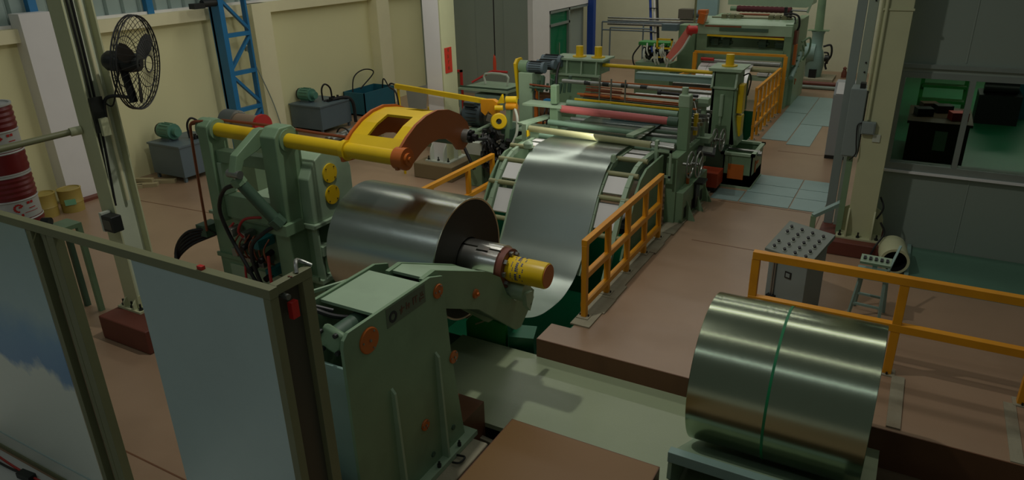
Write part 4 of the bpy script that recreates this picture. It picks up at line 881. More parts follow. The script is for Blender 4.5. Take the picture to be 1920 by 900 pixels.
MB().cyl((-7.50, 12.7, 1.53), (-7.38, 12.55, 1.54), .05).build('wheel_hub', DK, sw)
MB().obox((-7.6, 12.6, 1.56), (.22, .04, .14), (0, .3, .3)).build('wheel_guard', STEELM, sw)
MB().cyl((-7.52, 12.6, 1.80), (-7.36, 12.66, 1.80), .055).build('yellow_motor', YE, sw)
MB().prism('y', [(-7.5, 1.88), (-7.38, 2.08), (-7.34, 1.9)], 12.66, 12.72).build('yellow_fin', YE, sw)
MB().cyl((-7.30, 12.7, 1.84), (-7.08, 12.75, 1.84), .075).build('yellow_drum', RAIL, sw); MB().cyl((-7.30, 12.7, 1.97), (-7.08, 12.75, 1.98), .07).build('yellow_drum', YE, sw)
MB().tube([(-7.1, 12.7, 1.8), (-7.02, 12.65, 1.6), (-7.02, 12.6, 1.3), (-7.12, 12.5, 1.0)], .03).build('white_hose', PLAST, sw)
MB().bar((-7.4, 12.75, 0), (-7.25, 12.75, 1.8), .12, .1).build('green_post', G, sw)
m1 = MB().cyl((-8.48, 12.98, 1.50), (-8.08, 13.04, 1.50), .24, n=24).build('motor', MOTD, sw)
MB().cyl((-8.58, 12.96, 1.48), (-8.48, 12.98, 1.48), .12, n=20).build('shaft_cap', DK, m1); MB().cyl((-8.08, 13.04, 1.50), (-7.98, 13.06, 1.50), .265, n=24).build('fan_cover', DK, m1); MB().obox((-8.3, 12.9, 1.76), (.26, .2, .08)).build('terminal_box', MOTD, m1)
f = MB()
for k in range(18): a = k*PI/9; f.obox((-8.28, 13.01+.245*math.cos(a), 1.5+.245*math.sin(a)), (.34, .02, .008), (a, 0, 0))
f.stuff('fins', DK, m1)
MB().box(-8.26, -7.92, 12.62, 13.3, 0, 1.2).build('stand', G, sw, bevel=.015); MB().box(-8.34, -7.84, 12.58, 13.3, 1.2, 1.25).build('stand_top', GL, sw)
MB().cyl((-7.95, 12.6, 1.28), (-7.68, 12.7, 1.42), .04).build('rod', GL, sw); MB().box(-8.14, -7.76, 12.4, 12.6, .8, 1.06).build('white_box', PLAST, sw)
MB().box(-7.9, -7.2, 12.7, 13.3, 0, 1.35).build('rear_stand', GD, sw)
mm = MB()
for i in range(60): mm.obox((-7.78+random.random()*.55, 12.45+random.random()*.22, .45+random.random()*.9), (.10, .1, .08), (random.random(), random.random(), random.random()))
mm.stuff('valve_cluster', DK, sw); mm = MB()
for i in range(18):
    x = -7.78+random.random()*.5; z = .6+random.random()*.7; mm.tube([(x, 12.42, z), (x+.06, 12.3, z-.06), (x+.1, 12.36, z-.2)], .018, n=6, sm=3)
mm.each('hose', BLK, sw); mm = MB()
for i in range(22):
    x = -7.76+random.random()*.5; z = .5+random.random()*.8; mm.cyl((x, 12.42, z), (x, 12.36, z), .022, n=8)
mm.each('fitting', STEELM, sw)
MB().cyl((-8.18, 12.3, 1.06), (-7.9, 12.3, .5), .035).build('black_strut', BLK, sw)
tl = thing('tool_trolley', (-10.3, 17, 0), 'pale green trolley table with a frame on top, before the grey partition', 'trolley')
MB().prism('z', [(-11.1, 16.6), (-9.5, 16.6), (-9.4, 17.8), (-10.9, 17.8)], 1.2, 1.25).build('table_top', GL, tl)
for x, y in ((-11.05, 16.65), (-9.55, 16.65), (-9.45, 17.75), (-10.85, 17.75)): MB().bar((x, y, 0), (x, y, 1.2), .05, .05).each('leg', TEAL, tl)
MB().bar((-11.0, 16.6, 1.3), (-9.5, 16.6, 1.3), .03, .05).bar((-9.5, 16.6, 1.3), (-9.4, 17.8, 1.3), .03, .05).build('edge_rail', GD, tl); MB().box(-10.6, -9.7, 16.7, 17.6, .7, 1.1).build('tray', TEAL, tl)
MB().tube([(-10.6, 17.3, 1.27), (-10.6, 17.3, 1.55), (-9.9, 17.3, 1.55), (-9.9, 17.3, 1.27)], .03, sm=3).build('frame_hoop', PLAST, tl); MB().cyl((-11.0, 17.2, 1.3), (-10.5, 17.5, 1.6), .03).cyl((-10.5, 17.5, 1.6), (-10.0, 17.5, 1.6), .03).each('red_bar', RED, tl)
rf = thing('red_notice_stand', (-11.5, 17, 0), 'small red-edged square stand left of the trolley table', 'frame')
for a in ((-11.75, -11.2, 1.6, 1.66), (-11.75, -11.69, 0, 1.66), (-11.26, -11.2, 0, 1.66)): MB().box(a[0], a[1], 17.0, 17.06, a[2], a[3]).build('bar', RED, rf)
MB().box(-11.7, -11.25, 17.02, 17.04, .6, 1.6).build('panel', OLIVE, rf)
pc = thing('pendant_control', (-10.7, 18, 1.5), 'orange crane pendant control hanging on a black cable', 'control')
MB().cyl((-10.68, 18, 1.95), (-10.66, 18, 9), .018, n=8).each('cable', BLK, pc); MB().lathe((-10.7, 18, 1.45), (0, 0, 1), [(0, 0), (0, .045), (.3, .05), (.42, .04), (.52, .02), (.54, 0)], n=14).build('handset', mat('orange_red_plastic', (216, 70, 34), .5), pc)
ws = thing('white_board', (-11.2, 15, 0), 'tilted pale grey sheet with a yellow bottle beside it, left of the white column', 'sheet')
MB().prism('y', [(-11.6, .8), (-11.05, 1.0), (-10.95, 1.62), (-11.65, 1.45)], 15.0, 15.02).build('sheet', mat('pale_grey_card', (150, 152, 142), .6), ws); MB().bar((-11.6, 15.05, 0), (-11.6, 15.05, .9), .04, .04).bar((-11.05, 15.05, 0), (-11.0, 15.05, 1.0), .04, .04).each('leg', STEELM, ws)
MB().cyl((-10.9, 15.0, .7), (-10.9, 15, 1.05), .08).cyl((-10.9, 15.0, 1.05), (-10.9, 15, 1.15), .03).build('yellow_bottle', YE, ws); MB().box(-11.05, -10.75, 14.9, 15.15, 0, .7).build('bottle_shelf', OLIVE, ws)

# ================================================================== LEFT WALL EQUIPMENT
def pump_unit(x0, x1, y0, y1, z1, label, tall=False):
    p = thing('pump_unit', ((x0+x1)/2, (y0+y1)/2, 0), label, 'pump', None)
    MB().box(x0, x1, y0, y1, .12, z1-.02).build('tank', GREYT, p, bevel=.01)
    MB().box(x0-.02, x1+.02, y0-.02, y1+.02, z1-.04, z1).build('tank_lid', GREYT, p)
    for x in (x0+.05, x1-.1):
        for y in (y0+.03, y1-.1): MB().box(x, x+.06, y, y+.06, 0, .12).build('foot', GREYT, p)
    yy = (y0+y1)/2-.1; zz = z1+.21; m_ = MB().cyl((x0+.1, yy-.1, zz), (x0+.1+.42, yy-.1, zz), .18, n=20).build('motor', MOTG, p); f = MB()
    for k in range(14): a = k*PI/7; f.obox((x0+.32, yy-.1+.186*math.cos(a), zz+.186*math.sin(a)), (.3, .02, .01), (a, 0, 0))
    f.stuff('fins', MOTG, m_); MB().cyl((x0+.04, yy-.1, zz), (x0+.1, yy-.1, zz), .17, n=20).build('fan_cover', DK, m_)
    MB().cyl((x0+.52, yy-.1, zz), (x0+.66, yy-.1, zz), .1, n=14).build('pump_head', MOTG, p); MB().box(x0+.15, x0+.45, yy-.22, yy+.02, z1, z1+.05).build('motor_foot', GREYT, p)
    a, b_ = x0+.62, yy+.2
    MB().tube([(a, b_, z1), (a, b_, z1+.32), (a+.05, b_+.1, z1+.46), (a+.1, b_+.25, z1+.32), (a+.1, b_+.28, z1)], .025).each('hose_loop', BLK, p)
    f = MB()
    for k in range(6): f.cyl((x1-.25, yy+.1+k*.08, z1), (x1-.25, yy+.1+k*.08, z1+.08+.05*(k % 2)), .035, n=8)
    f.stuff('fittings', DK, p); return p
p1 = pump_unit(-15.4, -14.3, 9.95, 11.1, .86, 'grey pump unit with green motor, nearest to the camera along the wall')
p2 = pump_unit(-15.68, -14.5, 14.7, 15.95, .8, 'grey pump unit with green motor beside the blue tank')
MB().tube([(-14.9, 15.3, .8), (-14.6, 15.8, .86), (-14.45, 16.0, .7), (-14.4, 16.0, .1)], .05).build('big_hose', BLK, p2)
bt = thing('open_tank', (-15.2, 17.6, 0), 'open blue metal tank with wires sticking out, by the left wall', 'tank')
t_ = .03; X0, X1, Y0, Y1 = -15.7, -14.85, 17.0, 18.5
MB().box(X0, X1, Y0, Y0+t_, 0, .72).box(X0, X1, Y1-t_, Y1, 0, .72).box(X0, X0+t_, Y0, Y1, 0, .72).box(X1-t_, X1, Y0, Y1, 0, .72).box(X0, X1, Y0, Y1, 0, .05).build('body', TANKB, bt)
MB().tube([(-15.5, 17.2, .5), (-15.55, 17.4, 1.1), (-15.45, 17.8, 1.3), (-15.4, 18.2, 1.15), (-15.4, 17.5, .75)], .02).tube([(-15.2, 18.3, .5), (-15.1, 18.3, .95), (-14.95, 18.35, .7)], .02).each('wire', BLK, bt)
pb = thing('pipe_bundle', (-12.9, 14.6, 0), 'bundle of bright steel tubes lying behind the yellow arm', 'pipes')
for i, (dx, z) in enumerate(((0, .22), (.16, .22), (.32, .22), (.08, .36), (.24, .36))): MB().cyl((-13.1+dx, 13.3, z), (-13.3+dx, 15.6, z), .075, n=16).build('tube', STEELM, pb)
MB().box(-13.2, -12.7, 13.5, 13.6, 0, .15).box(-13.4, -12.8, 15.2, 15.3, 0, .15).each('bearer', WOOD, pb)
MB().cyl((-13.0, 13.9, .29), (-13.0, 13.94, .29), .26, n=24, hole=.23).build('band', BLK, pb)
# timber pieces
for i, (a, b_, w_) in enumerate((((-15.5, 8.95, .04), (-14.75, 9.55, .04), .16), ((-15.35, 8.7, .04), (-14.95, 9.3, .04), .12), ((-15.4, 9.4, .04), (-14.6, 9.9, .04), .14), ((-15.55, 9.25, .12), (-14.9, 9.55, .12), .1))):
    tag(MB().bar(a, b_, w_, .08).build('timber_beam', WOOD), 'loose timber beam on the floor by the left pump unit', 'timber', 'timber beams by the left wall')
# pails
for x, y, m_, lab in ((-15.1, 7.25, PAIL, 'khaki metal pail nearer the red drums'), (-14.95, 7.7, PAIL, 'khaki metal pail with a green label, right one of two')):
    p = thing('metal_pail', (x, y, 0), lab, 'pail', None)
    MB().lathe((x, y, 0), (0, 0, 1), [(0, 0), (0, .21), (.2, .215), (.205, .225), (.22, .215), (.46, .22), (.48, .23), (.49, .2), (.47, .19), (.46, 0)], n=32).build('body', m_, p)
    if 'green' in lab: MB().obox((x+.19, y-.13, .24), (.01, .2, .12), (0, 0, -.55)).build('label', mat('green_label', (120, 180, 140), .5), p)
tag(MB().box(-15.6, -15.2, 8.0, 8.5, 0, .06).build('brown_board', BROWN), 'thin brown board on the floor right of the pails', 'board')
# drums
def drum(z0, label):
    x, y, r, k_ = -10.90, 4.82, .325, 1.08; d = thing('steel_drum', (x, y, z0), label, 'drum', None)
    def seg(z_a, z_b, m_, nm, ribs=0):
        pr = [(z_a*k_, r-.004)]
        for i in range((ribs*2+1) if ribs else 0): pr.append(((z_a+(z_b-z_a)*(i+.5)/(ribs*2+1))*k_, r+(.009 if i % 2 else -.004)))
        pr.append((z_b*k_, r-.004)); return MB().lathe((x, y, z0), (0, 0, 1), pr, n=48).build(nm, m_, d)
    seg(.0, .3, DRUM, 'lower_band', 3); wb = seg(.3, .56, WLAB, 'white_band'); seg(.56, .86, DRUM, 'upper_band', 4)
    for pr in ([(0, 0), (0, r+.004), (.02, r+.004), (.02, r-.01)], [(.29, r), (.30, r+.01), (.315, r)], [(.575, r), (.59, r+.01), (.60, r)], [(.92, r), (.925, r+.008), (.95, r+.008), (.95, r-.02), (.93, r-.02), (.93, 0)]):
        MB().lathe((x, y, z0), (0, 0, 1), pr, n=48).build('rim', WLAB, d)
    lg = MB(); vdir = math.atan2(-y, -x)+.1
    def patch(a, z, w_, h):
        for q in range(3):
            a0 = a+w_*(q-1.5)/3/r; a1 = a0+w_/3/r; R_ = r+.002
            lg.add([(x+R_*math.cos(a0), y+R_*math.sin(a0), z0+z-h/2), (x+R_*math.cos(a1), y+R_*math.sin(a1), z0+z-h/2), (x+R_*math.cos(a1), y+R_*math.sin(a1), z0+z+h/2), (x+R_*math.cos(a0), y+R_*math.sin(a0), z0+z+h/2)], [(0, 1, 2, 3)])
    for ox in (0.05, -1.6, 1.9):
        for k in range(9): t = .5+k*.5; patch(vdir+ox+.05/r*math.cos(t), .49+.05*math.sin(t), .03, .022)
        patch(vdir+ox+.06, .50, .04, .02); patch(vdir+ox-.1, .385, .03, .035); patch(vdir+ox+.08, .385, .03, .035)
        patch(vdir+ox+.42, .54, .04, .035); patch(vdir+ox+.58, .54, .04, .035); patch(vdir+ox+.55, .46, .1, .012); patch(vdir+ox+.5, .41, .2, .007)
    lg.stuff('printed_logo', RED, d)
drum(1.23, 'lower red and white steel drum of the stack'); drum(2.185, 'upper red and white steel drum of the stack')
ds = thing('drum_stand', (-10.9, 4.8, 0), 'green steel stand under the stacked red drums', 'stand')
MB().box(-11.3, -10.45, 4.4, 5.25, 1.17, 1.23).build('top', GD, ds)
MB().box(-11.3, -11.23, 4.4, 4.47, 0, 1.17).box(-10.52, -10.45, 4.4, 4.47, 0, 1.17).box(-11.3, -11.23, 5.18, 5.25, 0, 1.17).box(-10.52, -10.45, 5.18, 5.25, 0, 1.17).each('leg', GD, ds)
MB().box(-10.45, -10.1, 4.6, 5.25, 1.36, 1.42).build('side_shelf', G, ds); MB().box(-10.17, -10.1, 4.6, 4.67, 0, 1.36).box(-10.17, -10.1, 5.18, 5.25, 0, 1.36).each('leg', G, ds)
MB().cyl((-10.4, 4.9, 1.5), (-10.3, 4.95, 1.5), .06).build('valve', DK, ds)

# blue lattice mast
lt = thing('lattice_mast', (-15.2, 12.6, 0), 'blue steel lattice column against the left wall', 'column')
for x0, x1, y0, y1 in ((-15.35, -15.0, 12.28, 12.42), (-15.38, -15.28, 12.28, 12.42), (-15.2, -15.05, 13.12, 13.18)):
    MB().box(x0, x1, y0, y1, 0, 6).build('chord', BLUE, lt)
z = .3; k = 0
while z < 5.4:
    a, b_ = (12.42, 13.14) if k % 2 == 0 else (13.14, 12.42)
    MB().bar((-15.1, a, z), (-15.1, b_, z+.75), .09, .07).build('diagonal', BLUE, lt); MB().bar((-15.08, 12.42, z+.82), (-15.08, 13.14, z+.82), .1, .1).build('strut', BLUE, lt); z += .93; k += 1
MB().box(-15.45, -14.9, 12.15, 13.2, 0, .03).build('base_plate', BLUE, lt)
MB().cyl((-15.1, 11.9, 3.78), (-15.1, 12.3, 3.78), .09).box(-15.2, -15.0, 11.6, 11.9, 3.68, 3.8).build('lamp_fitting', DK, lt)
wc2 = tag(MB().tube([(-15.3, 13.2, 2.5), (-15.3, 13.5, 1.8), (-15.32, 13.8, 1.0), (-15.34, 14.0, .2)], .015).box(-15.36, -15.3, 13.15, 13.25, 2.5, 2.62).build('wall_cable', GREYW), 'thin grey cable running down beside the blue lattice column', 'cable')

# ================================================================== FAN
fn = thing('industrial_fan', (-8.95, 5.35, 3.3), 'large black wall fan with wire cage on the left column', 'fan')
ax = Vector((.86, .50, -.10)).normalized(); fc = Vector((-8.40, 5.52, 3.72)); R = .56
a1 = ax.cross(Vector((0, 0, 1))).normalized(); a2 = a1.cross(ax).normalized()
def fp(t, r, a): return fc+ax*t+(a1*math.cos(a)+a2*math.sin(a))*r
cg = MB()
for t, r, w_ in ((-.03, R, .010), (.03, R, .010), (.0, R*1.005, .007), (-.13, R*.55, .005), (.13, R*.5, .005), (-.16, .14, .008), (.15, .1, .008)):
    cg.tube([fp(t, r, i*2*PI/40) for i in range(41)], w_, n=6, sm=1)
for i in range(36):
    a = i*2*PI/36
    cg.tube([fp(.15, .1, a+.25), fp(.13, R*.5, a+.12), fp(.06, R*.9, a), fp(.0, R, a)], .0032, n=4, sm=2); cg.tube([fp(-.16, .14, a-.25), fp(-.13, R*.55, a-.12), fp(-.06, R*.9, a), fp(.0, R, a)], .0032, n=4, sm=2)
cg.build('cage', BLK, fn)
for k in range(3):
    a = k*2*PI/3+.5; bb = MB(); vs = []
    for s_, (r, wd) in enumerate(((.06, .04), (.2, .085), (.36, .1), (.47, .075), (.5, .02))):
        tw = .5-.6*r; tt = wd*math.sin(tw); ww = wd*math.cos(tw)
        for sg_ in (-1, 1):
            for th in (-.004, .004): vs.append(fp(sg_*tt+th, r, a)+(-a1*math.sin(a)+a2*math.cos(a))*(sg_*ww))
    fs = []
    for q in range(4):
        o_ = q*4; fs += [(o_, o_+2, o_+6, o_+4), (o_+1, o_+5, o_+7, o_+3), (o_, o_+4, o_+5, o_+1), (o_+2, o_+3, o_+7, o_+6)]
    fs += [(0, 1, 3, 2), (16, 18, 19, 17)]; bb.add(vs, fs); bb.build('blade', BLK, fn)
MB().lathe(fc+ax*(-.40), ax, [(0, 0), (.01, .08), (.06, .12), (.2, .13), (.36, .12), (.44, .1), (.46, 0)], n=28).build('motor', mat('black_enamel', (34, 38, 34), .4), fn); MB().cyl(fc+ax*(-.12), fc+ax*.06, .05).build('hub', BLK, fn)
q0 = fc+ax*(-.18)
MB().cyl(q0+Vector((0, 0, -.08)), q0+Vector((.03, .02, -.5)), .05).build('swivel', BLK, fn); MB().tube([q0+Vector((.02, 0, -.44)), q0+Vector((-.2, -.1, -.42)), q0+Vector((-.30, -.16, -.5)), q0+Vector((-.33, -.18, -.82))], .022).build('arm', BLK, fn)
MB().box(-8.9, -8.86, 5.1, 5.26, 2.88, 3.32).build('mounting_plate', DK, fn); MB().box(-8.86, -8.81, 5.14, 5.24, 2.84, 3.06).build('terminal', COLC, fn)
MB().tube([q0+Vector((-.1, 0, -.12)), q0+Vector((-.15, -.05, -.3)), q0+Vector((-.25, -.1, -.55)), q0+Vector((-.4, -.15, -.45))], .01).build('cord', BLK, fn)

# ================================================================== OUTBOARD SUPPORT (foreground pedestal)
ob = thing('outboard_support', (-4.0, 4.6, 0), 'large green foreground pedestal with orange discs supporting the mandrel', 'machine')
side = [(3.66, -.05), (3.66, 1.95), (3.68, 2.02), (3.74, 2.07), (4.9, 2.07), (5.1, 2.0), (5.12, 1.68), (5.16, 1.1), (5.32, -.05)]
for x0 in (-3.735, -4.40): MB().prism('x', side, x0, x0+.035).each('side_plate', G, ob, bevel=.004)
MB().box(-4.36, -3.74, 4.12, 4.8, 2.02, 2.05).build('top_cover', GL, ob); MB().box(-4.36, -3.74, 3.70, 3.73, 0, 1.72).build('front_panel', TEAL, ob, bevel=.006)
MB().box(-4.36, -3.74, 5.1, 5.14, 0, 1.2).build('rear_panel', G, ob)
for y in (4.18, 4.88): MB().prism('y', [(-3.70, -.02), (-3.62, -.02), (-3.66, 1.2), (-3.70, 1.25)], y, y+.03).build('stiffener', GL, ob)
MB().box(-4.5, -3.6, 3.6, 5.42, -.08, -.02).build('base_plate', GL, ob)
b = MB()
for x, y in ((-3.63, 4.72), (-3.63, 5.1), (-3.63, 4.3)): b.cyl((x, y, -.02), (x, y, .02), .022, n=6); b.cyl((x, y, .02), (x, y, .05), .012, n=8)
b.each('anchor_bolt', DK, ob)
b = MB()
for y, z in ((4.72, .12), (5.1, .2)): b.cyl((-3.70, y, z), (-3.685, y, z), .03, n=6)
b.each('side_bolt', GD, ob)
def odisc(x, y, z, r, el=1.0):
    d = MB().lathe((x, y, z), (1, 0, 0), [(0, 0), (0, r), (.012, r), (.018, r*.93), (.018, 0)], n=36).build('pivot_disc', OR, ob); q = MB()
    for k in range(3): a = k*2*PI/3+.9; q.cyl((x+.018, y+r*.75*math.cos(a), z+r*.75*math.sin(a)), (x+.026, y+r*.75*math.cos(a), z+r*.75*math.sin(a)), .009, n=6)
    q.cyl((x+.018, y, z), (x+.03, y, z), .012, n=8); q.each('screw', STEELM, d)
odisc(-3.7, 3.97, 1.88, .12); odisc(-3.7, 5.0, 1.88, .075); odisc(-3.7, 5.19, 1.03, .07); odisc(-3.7, 4.63, .55, .06)
# cantilever arm that carries the roller
armp = [(4.85, 2.06), (5.05, 2.07), (5.98, 1.66), (6.28, 1.46), (6.42, 1.18), (6.62, 1.0), (6.8, .98), (7.02, 1.0), (7.10, .93), (7.06, .8), (6.74, .58), (6.62, .6), (5.80, 1.28), (5.12, 1.62), (4.85, 1.7)]
for x0 in (-3.80, -4.20): MB().prism('x', armp, x0, x0+.05).build('arm_plate', G, ob)
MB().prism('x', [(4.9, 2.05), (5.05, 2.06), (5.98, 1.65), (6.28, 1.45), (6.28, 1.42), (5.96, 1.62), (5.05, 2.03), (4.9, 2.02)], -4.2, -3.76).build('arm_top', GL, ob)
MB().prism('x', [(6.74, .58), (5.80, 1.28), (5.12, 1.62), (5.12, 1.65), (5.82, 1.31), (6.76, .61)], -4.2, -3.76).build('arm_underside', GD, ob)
d = MB().lathe((-3.75, 5.74, 1.5), (1, 0, 0), [(0, 0), (0, .055), (.02, .05), (.03, .02), (.05, .02), (.05, 0)], n=24).build('pivot_disc', OR, ob)
MB().cyl((-4.15, 6.62, 1.15), (-3.60, 6.62, 1.15), .118, n=28).build('support_roller', GL, ob); MB().prism('x', [(6.53, 1.17), (6.70, 1.14), (6.73, 1.04), (6.64, .9), (6.56, 1.0)], -3.62, -3.56).build('roller_cap', GL, ob); MB().cyl((-3.58, 6.66, .98), (-3.56, 6.66, .98), .014, n=8).build('grease_nipple', STEELM, ob)
# nameplate
npl = MB().box(-3.700, -3.697, 4.22, 4.80, 1.86, 2.05).build('nameplate', mat('nameplate_green', (92, 108, 88), .4), ob)
MB().cyl((-3.697, 4.31, 1.94), (-3.693, 4.31, 1.94), .055, n=28, hole=.032).build('emblem', mat('emblem_dark', (30, 36, 44), .5), npl); NB = mat('nameplate_brown', (98, 66, 50), .5)
for i in range(4): strokes(npl, NB, -3.6965, 4.40+i*.10, 1.90, .09, 20+i)
# cylinder and hoses inside the pedestal head
MB().cyl((-3.98, 3.86, 1.88), (-3.98, 4.6, 1.9), .1, n=24).build('tilt_cylinder', GD, ob)
cpb = MB().obox((-3.98, 3.84, 1.88), (.24, .08, .24), (0, .3, 0)).build('cylinder_cap', G, ob, bevel=.04); b = MB()
for sx in (-1, 1):
    for sz in (-1, 1): b.cyl((-3.98+sx*.085, 3.80, 1.88+sz*.085), (-3.98+sx*.085, 3.77, 1.88+sz*.085), .022, n=10)
b.each('cap_bolt', DK, cpb)
MB().tube([(-4.55, 3.9, 2.0), (-4.3, 3.9, 2.08), (-4.1, 4.0, 2.0), (-3.95, 4.2, 1.92)], .022).tube([(-4.6, 3.95, 1.95), (-4.4, 4.0, 2.03), (-4.2, 4.1, 1.98)], .02).each('black_hose', BLK, ob)
MB().box(-4.9, -4.4, 4.2, 4.9, 1.3, 1.36).build('side_tray', G, ob); MB().bar((-4.9, 4.1, 1.9), (-4.4, 5.0, 1.95), .03, .03).build('tray_edge', GL, ob)
# concrete foot and trench edge
ft = thing('concrete_footing', (-3.8, 4.7, -.8), 'weathered concrete footing under the green foreground pedestal', 'footing')
MB().box(-4.6, -3.42, 3.55, 5.35, -.8, -.085).build('block', CONC, ft, bevel=.02); MB().box(-3.5, -3.36, 3.6, 5.3, -.8, -.12).build('painted_edge', FLOORD, ft)
MB().tube([(-3.6, 5.0, -.06), (-3.5, 5.0, -.05), (-3.5, 4.9, -.05), (-3.58, 4.88, -.06)], .012).build('anchor_loop', DK, ft)
tag(MB().box(-4.5, -3.78, 5.42, 5.86, -.8, .02).build('brown_block', FLOORD), 'small brown block behind the pedestal at the trench edge', 'block')
tag(MB().bar((-3.9, 5.78, -.45), (-3.4, 5.72, -.45), .06, .06).build("guide_bar", CONC), 'short pale bar lying in the dark slot beside the trench floor', 'bar')
mo = thing('small_gearmotor', (-4.1, 3.4, 0), 'small black and blue gearmotor low beside the pedestal', 'motor')
MB().cyl((-4.25, 3.35, .55), (-4.0, 3.5, .5), .08).build('motor', DK, mo); MB().cyl((-4.4, 3.3, .7), (-4.15, 3.4, .68), .06).build('blue_motor', BLUED, mo); MB().cyl((-4.05, 3.45, .5), (-3.95, 3.5, .5), .06).build('white_collar', PLAST, mo); MB().cyl((-3.96, 3.5, .5), (-3.8, 3.55, .48), .09).build('end_cap', GD, mo)
MB().box(-4.5, -3.9, 3.3, 3.6, 0, .4).build('bracket', DK, mo)
# green plastic sheet and clutter in the pit mouth
gs = thing('green_sheet', (-4.8, 7.6, -.9), 'crumpled bright green sheet leaning in the pit behind the pedestal', 'sheet')
MB().prism('y', [(-5.12, -.75), (-5.12, -.1), (-4.96, .13), (-4.72, .04), (-4.46, -.02), (-4.46, -.75)], 7.56, 7.62).build('sheet', PITL, gs); MB().bar((-4.95, 7.55, -.1), (-4.68, 7.55, .06), .02, .02).build('tape', WOOD, gs)
MB().box(-5.12, -4.46, 7.5, 7.75, -1.8, -.7).build('stand', PIT, gs)
tag(MB().obox((-4.25, 7.7, -.35), (.36, .3, .5), (.1, 0, .3)).build('dark_green_box', PIT), 'dark green box in the pit right of the bright green sheet', 'box')
tag(MB().box(-4.5, -3.95, 7.66, 7.9, -1.8, -.62).build('pit_ledge', GD), 'dark ledge inside the pit under the green box', 'ledge')

# ================================================================== FOREGROUND FENCE
fe = thing('sheet_metal_fence', (-5.2, 2.74, 0), 'galvanised sheet fence with olive frame in the left foreground', 'fence')
Yf = 2.74
MB().box(-8.4, -6.13, Yf-.004, Yf, .03, 2.93).build('sheet', BANDED, fe)
MB().box(-4.75, -3.40, Yf-.004, Yf, .03, 2.93).build('sheet', GALV, fe)
MB().box(-8.4, -3.33, Yf-.01, Yf+.06, 2.93, 3.0).build('top_rail', OLIVE, fe, bevel=.003)
MB().box(-8.4, -4.8, Yf-.02, Yf+.05, .0, .05).build('bottom_rail', OLIVE, fe)
MB().box(-8.4, -6.14, Yf-.012, Yf-.004, .24, .25).build('sheet_fold', GALV, fe)
for x0, x1, y0, y1, m_ in ((-6.13, -6.06, Yf, Yf+.07, OLIVE), (-5.95, -5.89, Yf+.02, Yf+.08, OLIVE), (-5.84, -5.74, Yf, Yf+.08, OLIVE), (-3.40, -3.335, Yf-.01, Yf+.06, OLIVE), (-3.44, -3.35, 3.03, 3.12, OLIVE)):
    MB().box(x0, x1, y0, y1, 0, 2.93).each('post', m_, fe, bevel=.003)
MB().box(-6.06, -5.95, Yf+.07, Yf+.08, 0, 2.93).build('dark_infill', BLK, fe)
MB().box(-3.41, -3.345, Yf+.06, 3.12, 2.93, 3.0).build('end_rail', OLIVE, fe, bevel=.003)
MB().box(-3.41, -3.40, Yf+.06, 3.03, 0.3, 2.9).build('end_sheet', mat('dark_smoky_panel', (70, 68, 56), .4), fe)
MB().tube([(-3.36, 3.0, 3.0), (-3.40, 3.04, 3.05), (-3.44, 3.1, 3.04), (-3.36, 3.14, 3.0)], .014).build('hook', STEELM, fe)
MB().box(-3.36, -3.32, Yf+.14, Yf+.2, 2.72, 2.84).build('red_latch', RED, fe); MB().obox((-4.0, Yf+.02, 3.01), (.05, .03, .03)).build('red_clip', RED, fe)
MB().cyl((-3.40, Yf+.12, 2.9), (-3.31, Yf+.12, 2.9), .02).each('bolt', STEELM, fe)
b = MB()
for x in (-3.37, -3.35): b.cyl((x, Yf+.2, 3.0), (x, Yf+.2, 3.006), .008, n=8)
b.each('rivet', BROWN, fe)
fc_ = thing('floor_cable', (-7.6, 2.6, 0), 'red and black cables lying along the foot of the fence', 'cable')
MB().tube([(-8.6, 2.66, .03), (-8.0, 2.62, .03), (-7.4, 2.6, .03), (-6.8, 2.62, .03)], .012).build('red_cable', HOSER, fc_); MB().tube([(-8.6, 2.62, .02), (-7.8, 2.57, .02), (-7.2, 2.6, .02), (-6.8, 2.58, .02)], .012).build('black_cable', BLK, fc_)
MB().obox((-7.3, 2.58, .04), (.2, .08, .06), (0, 0, .1)).build('clamp', DK, fc_)

# white and dark bits by the uncoiler foot
wp = thing('plastic_jug', (-8.9, 5.6, 0), 'pale plastic jug beside the black hose bundle of the uncoiler', 'jug')
MB().box(-8.95, -8.6, 5.35, 5.65, 0, .55).build('crate', GD, wp); MB().box(-8.85, -8.62, 5.4, 5.62, .55, .85).build('body', PLAST, wp, bevel=.03); MB().cyl((-8.74, 5.5, .85), (-8.74, 5.5, .92), .04).build('cap', WHITEP, wp)

# ================================================================== RIGHT SIDE: console, stool, cylinder, cabinet
from mathutils import Euler
co = thing('control_console', (-1.05, 10.0, 0), 'grey green control console with rows of knobs on a sloping panel', 'console')
RZ = -.42; CC = Vector((-1.05, 10.0, 0)); Rm = Euler((0, 0, RZ)).to_matrix()
def rotb(mb, c=CC, R_=Rm): mb.v = [tuple(c+R_ @ Vector(v)) for v in mb.v]; return mb
rotb(MB().prism('x', [(-.2, 0), (-.2, .80), (.25, 1.04), (.25, 0)], -.30, .30)).build('body', CAB, co, bevel=.008)
rotb(MB().prism('x', [(-.25, .80), (-.25, .84), (.30, 1.12), (.30, 1.06)], -.36, .36)).build('panel', mat('console_panel_grey', (112, 120, 108), .4), co, bevel=.006)
sl = math.atan2(.28, .55)
for i in range(4):
    for j in range(5):
        if i == 0 and j == 2: continue
        u = -.25+i*.165; v_ = -.18+j*.095
        p = Vector((u, v_, .855+(v_+.22)*.51)); n = Vector((0, -math.sin(sl), math.cos(sl)))
        k = rotb(MB().cyl(p, p+n*.035, .022, n=12)); k.build('knob', BLK, co); rotb(MB().cyl(p, p+n*.008, .03, n=12)).build('knob_ring', PLAST, co)
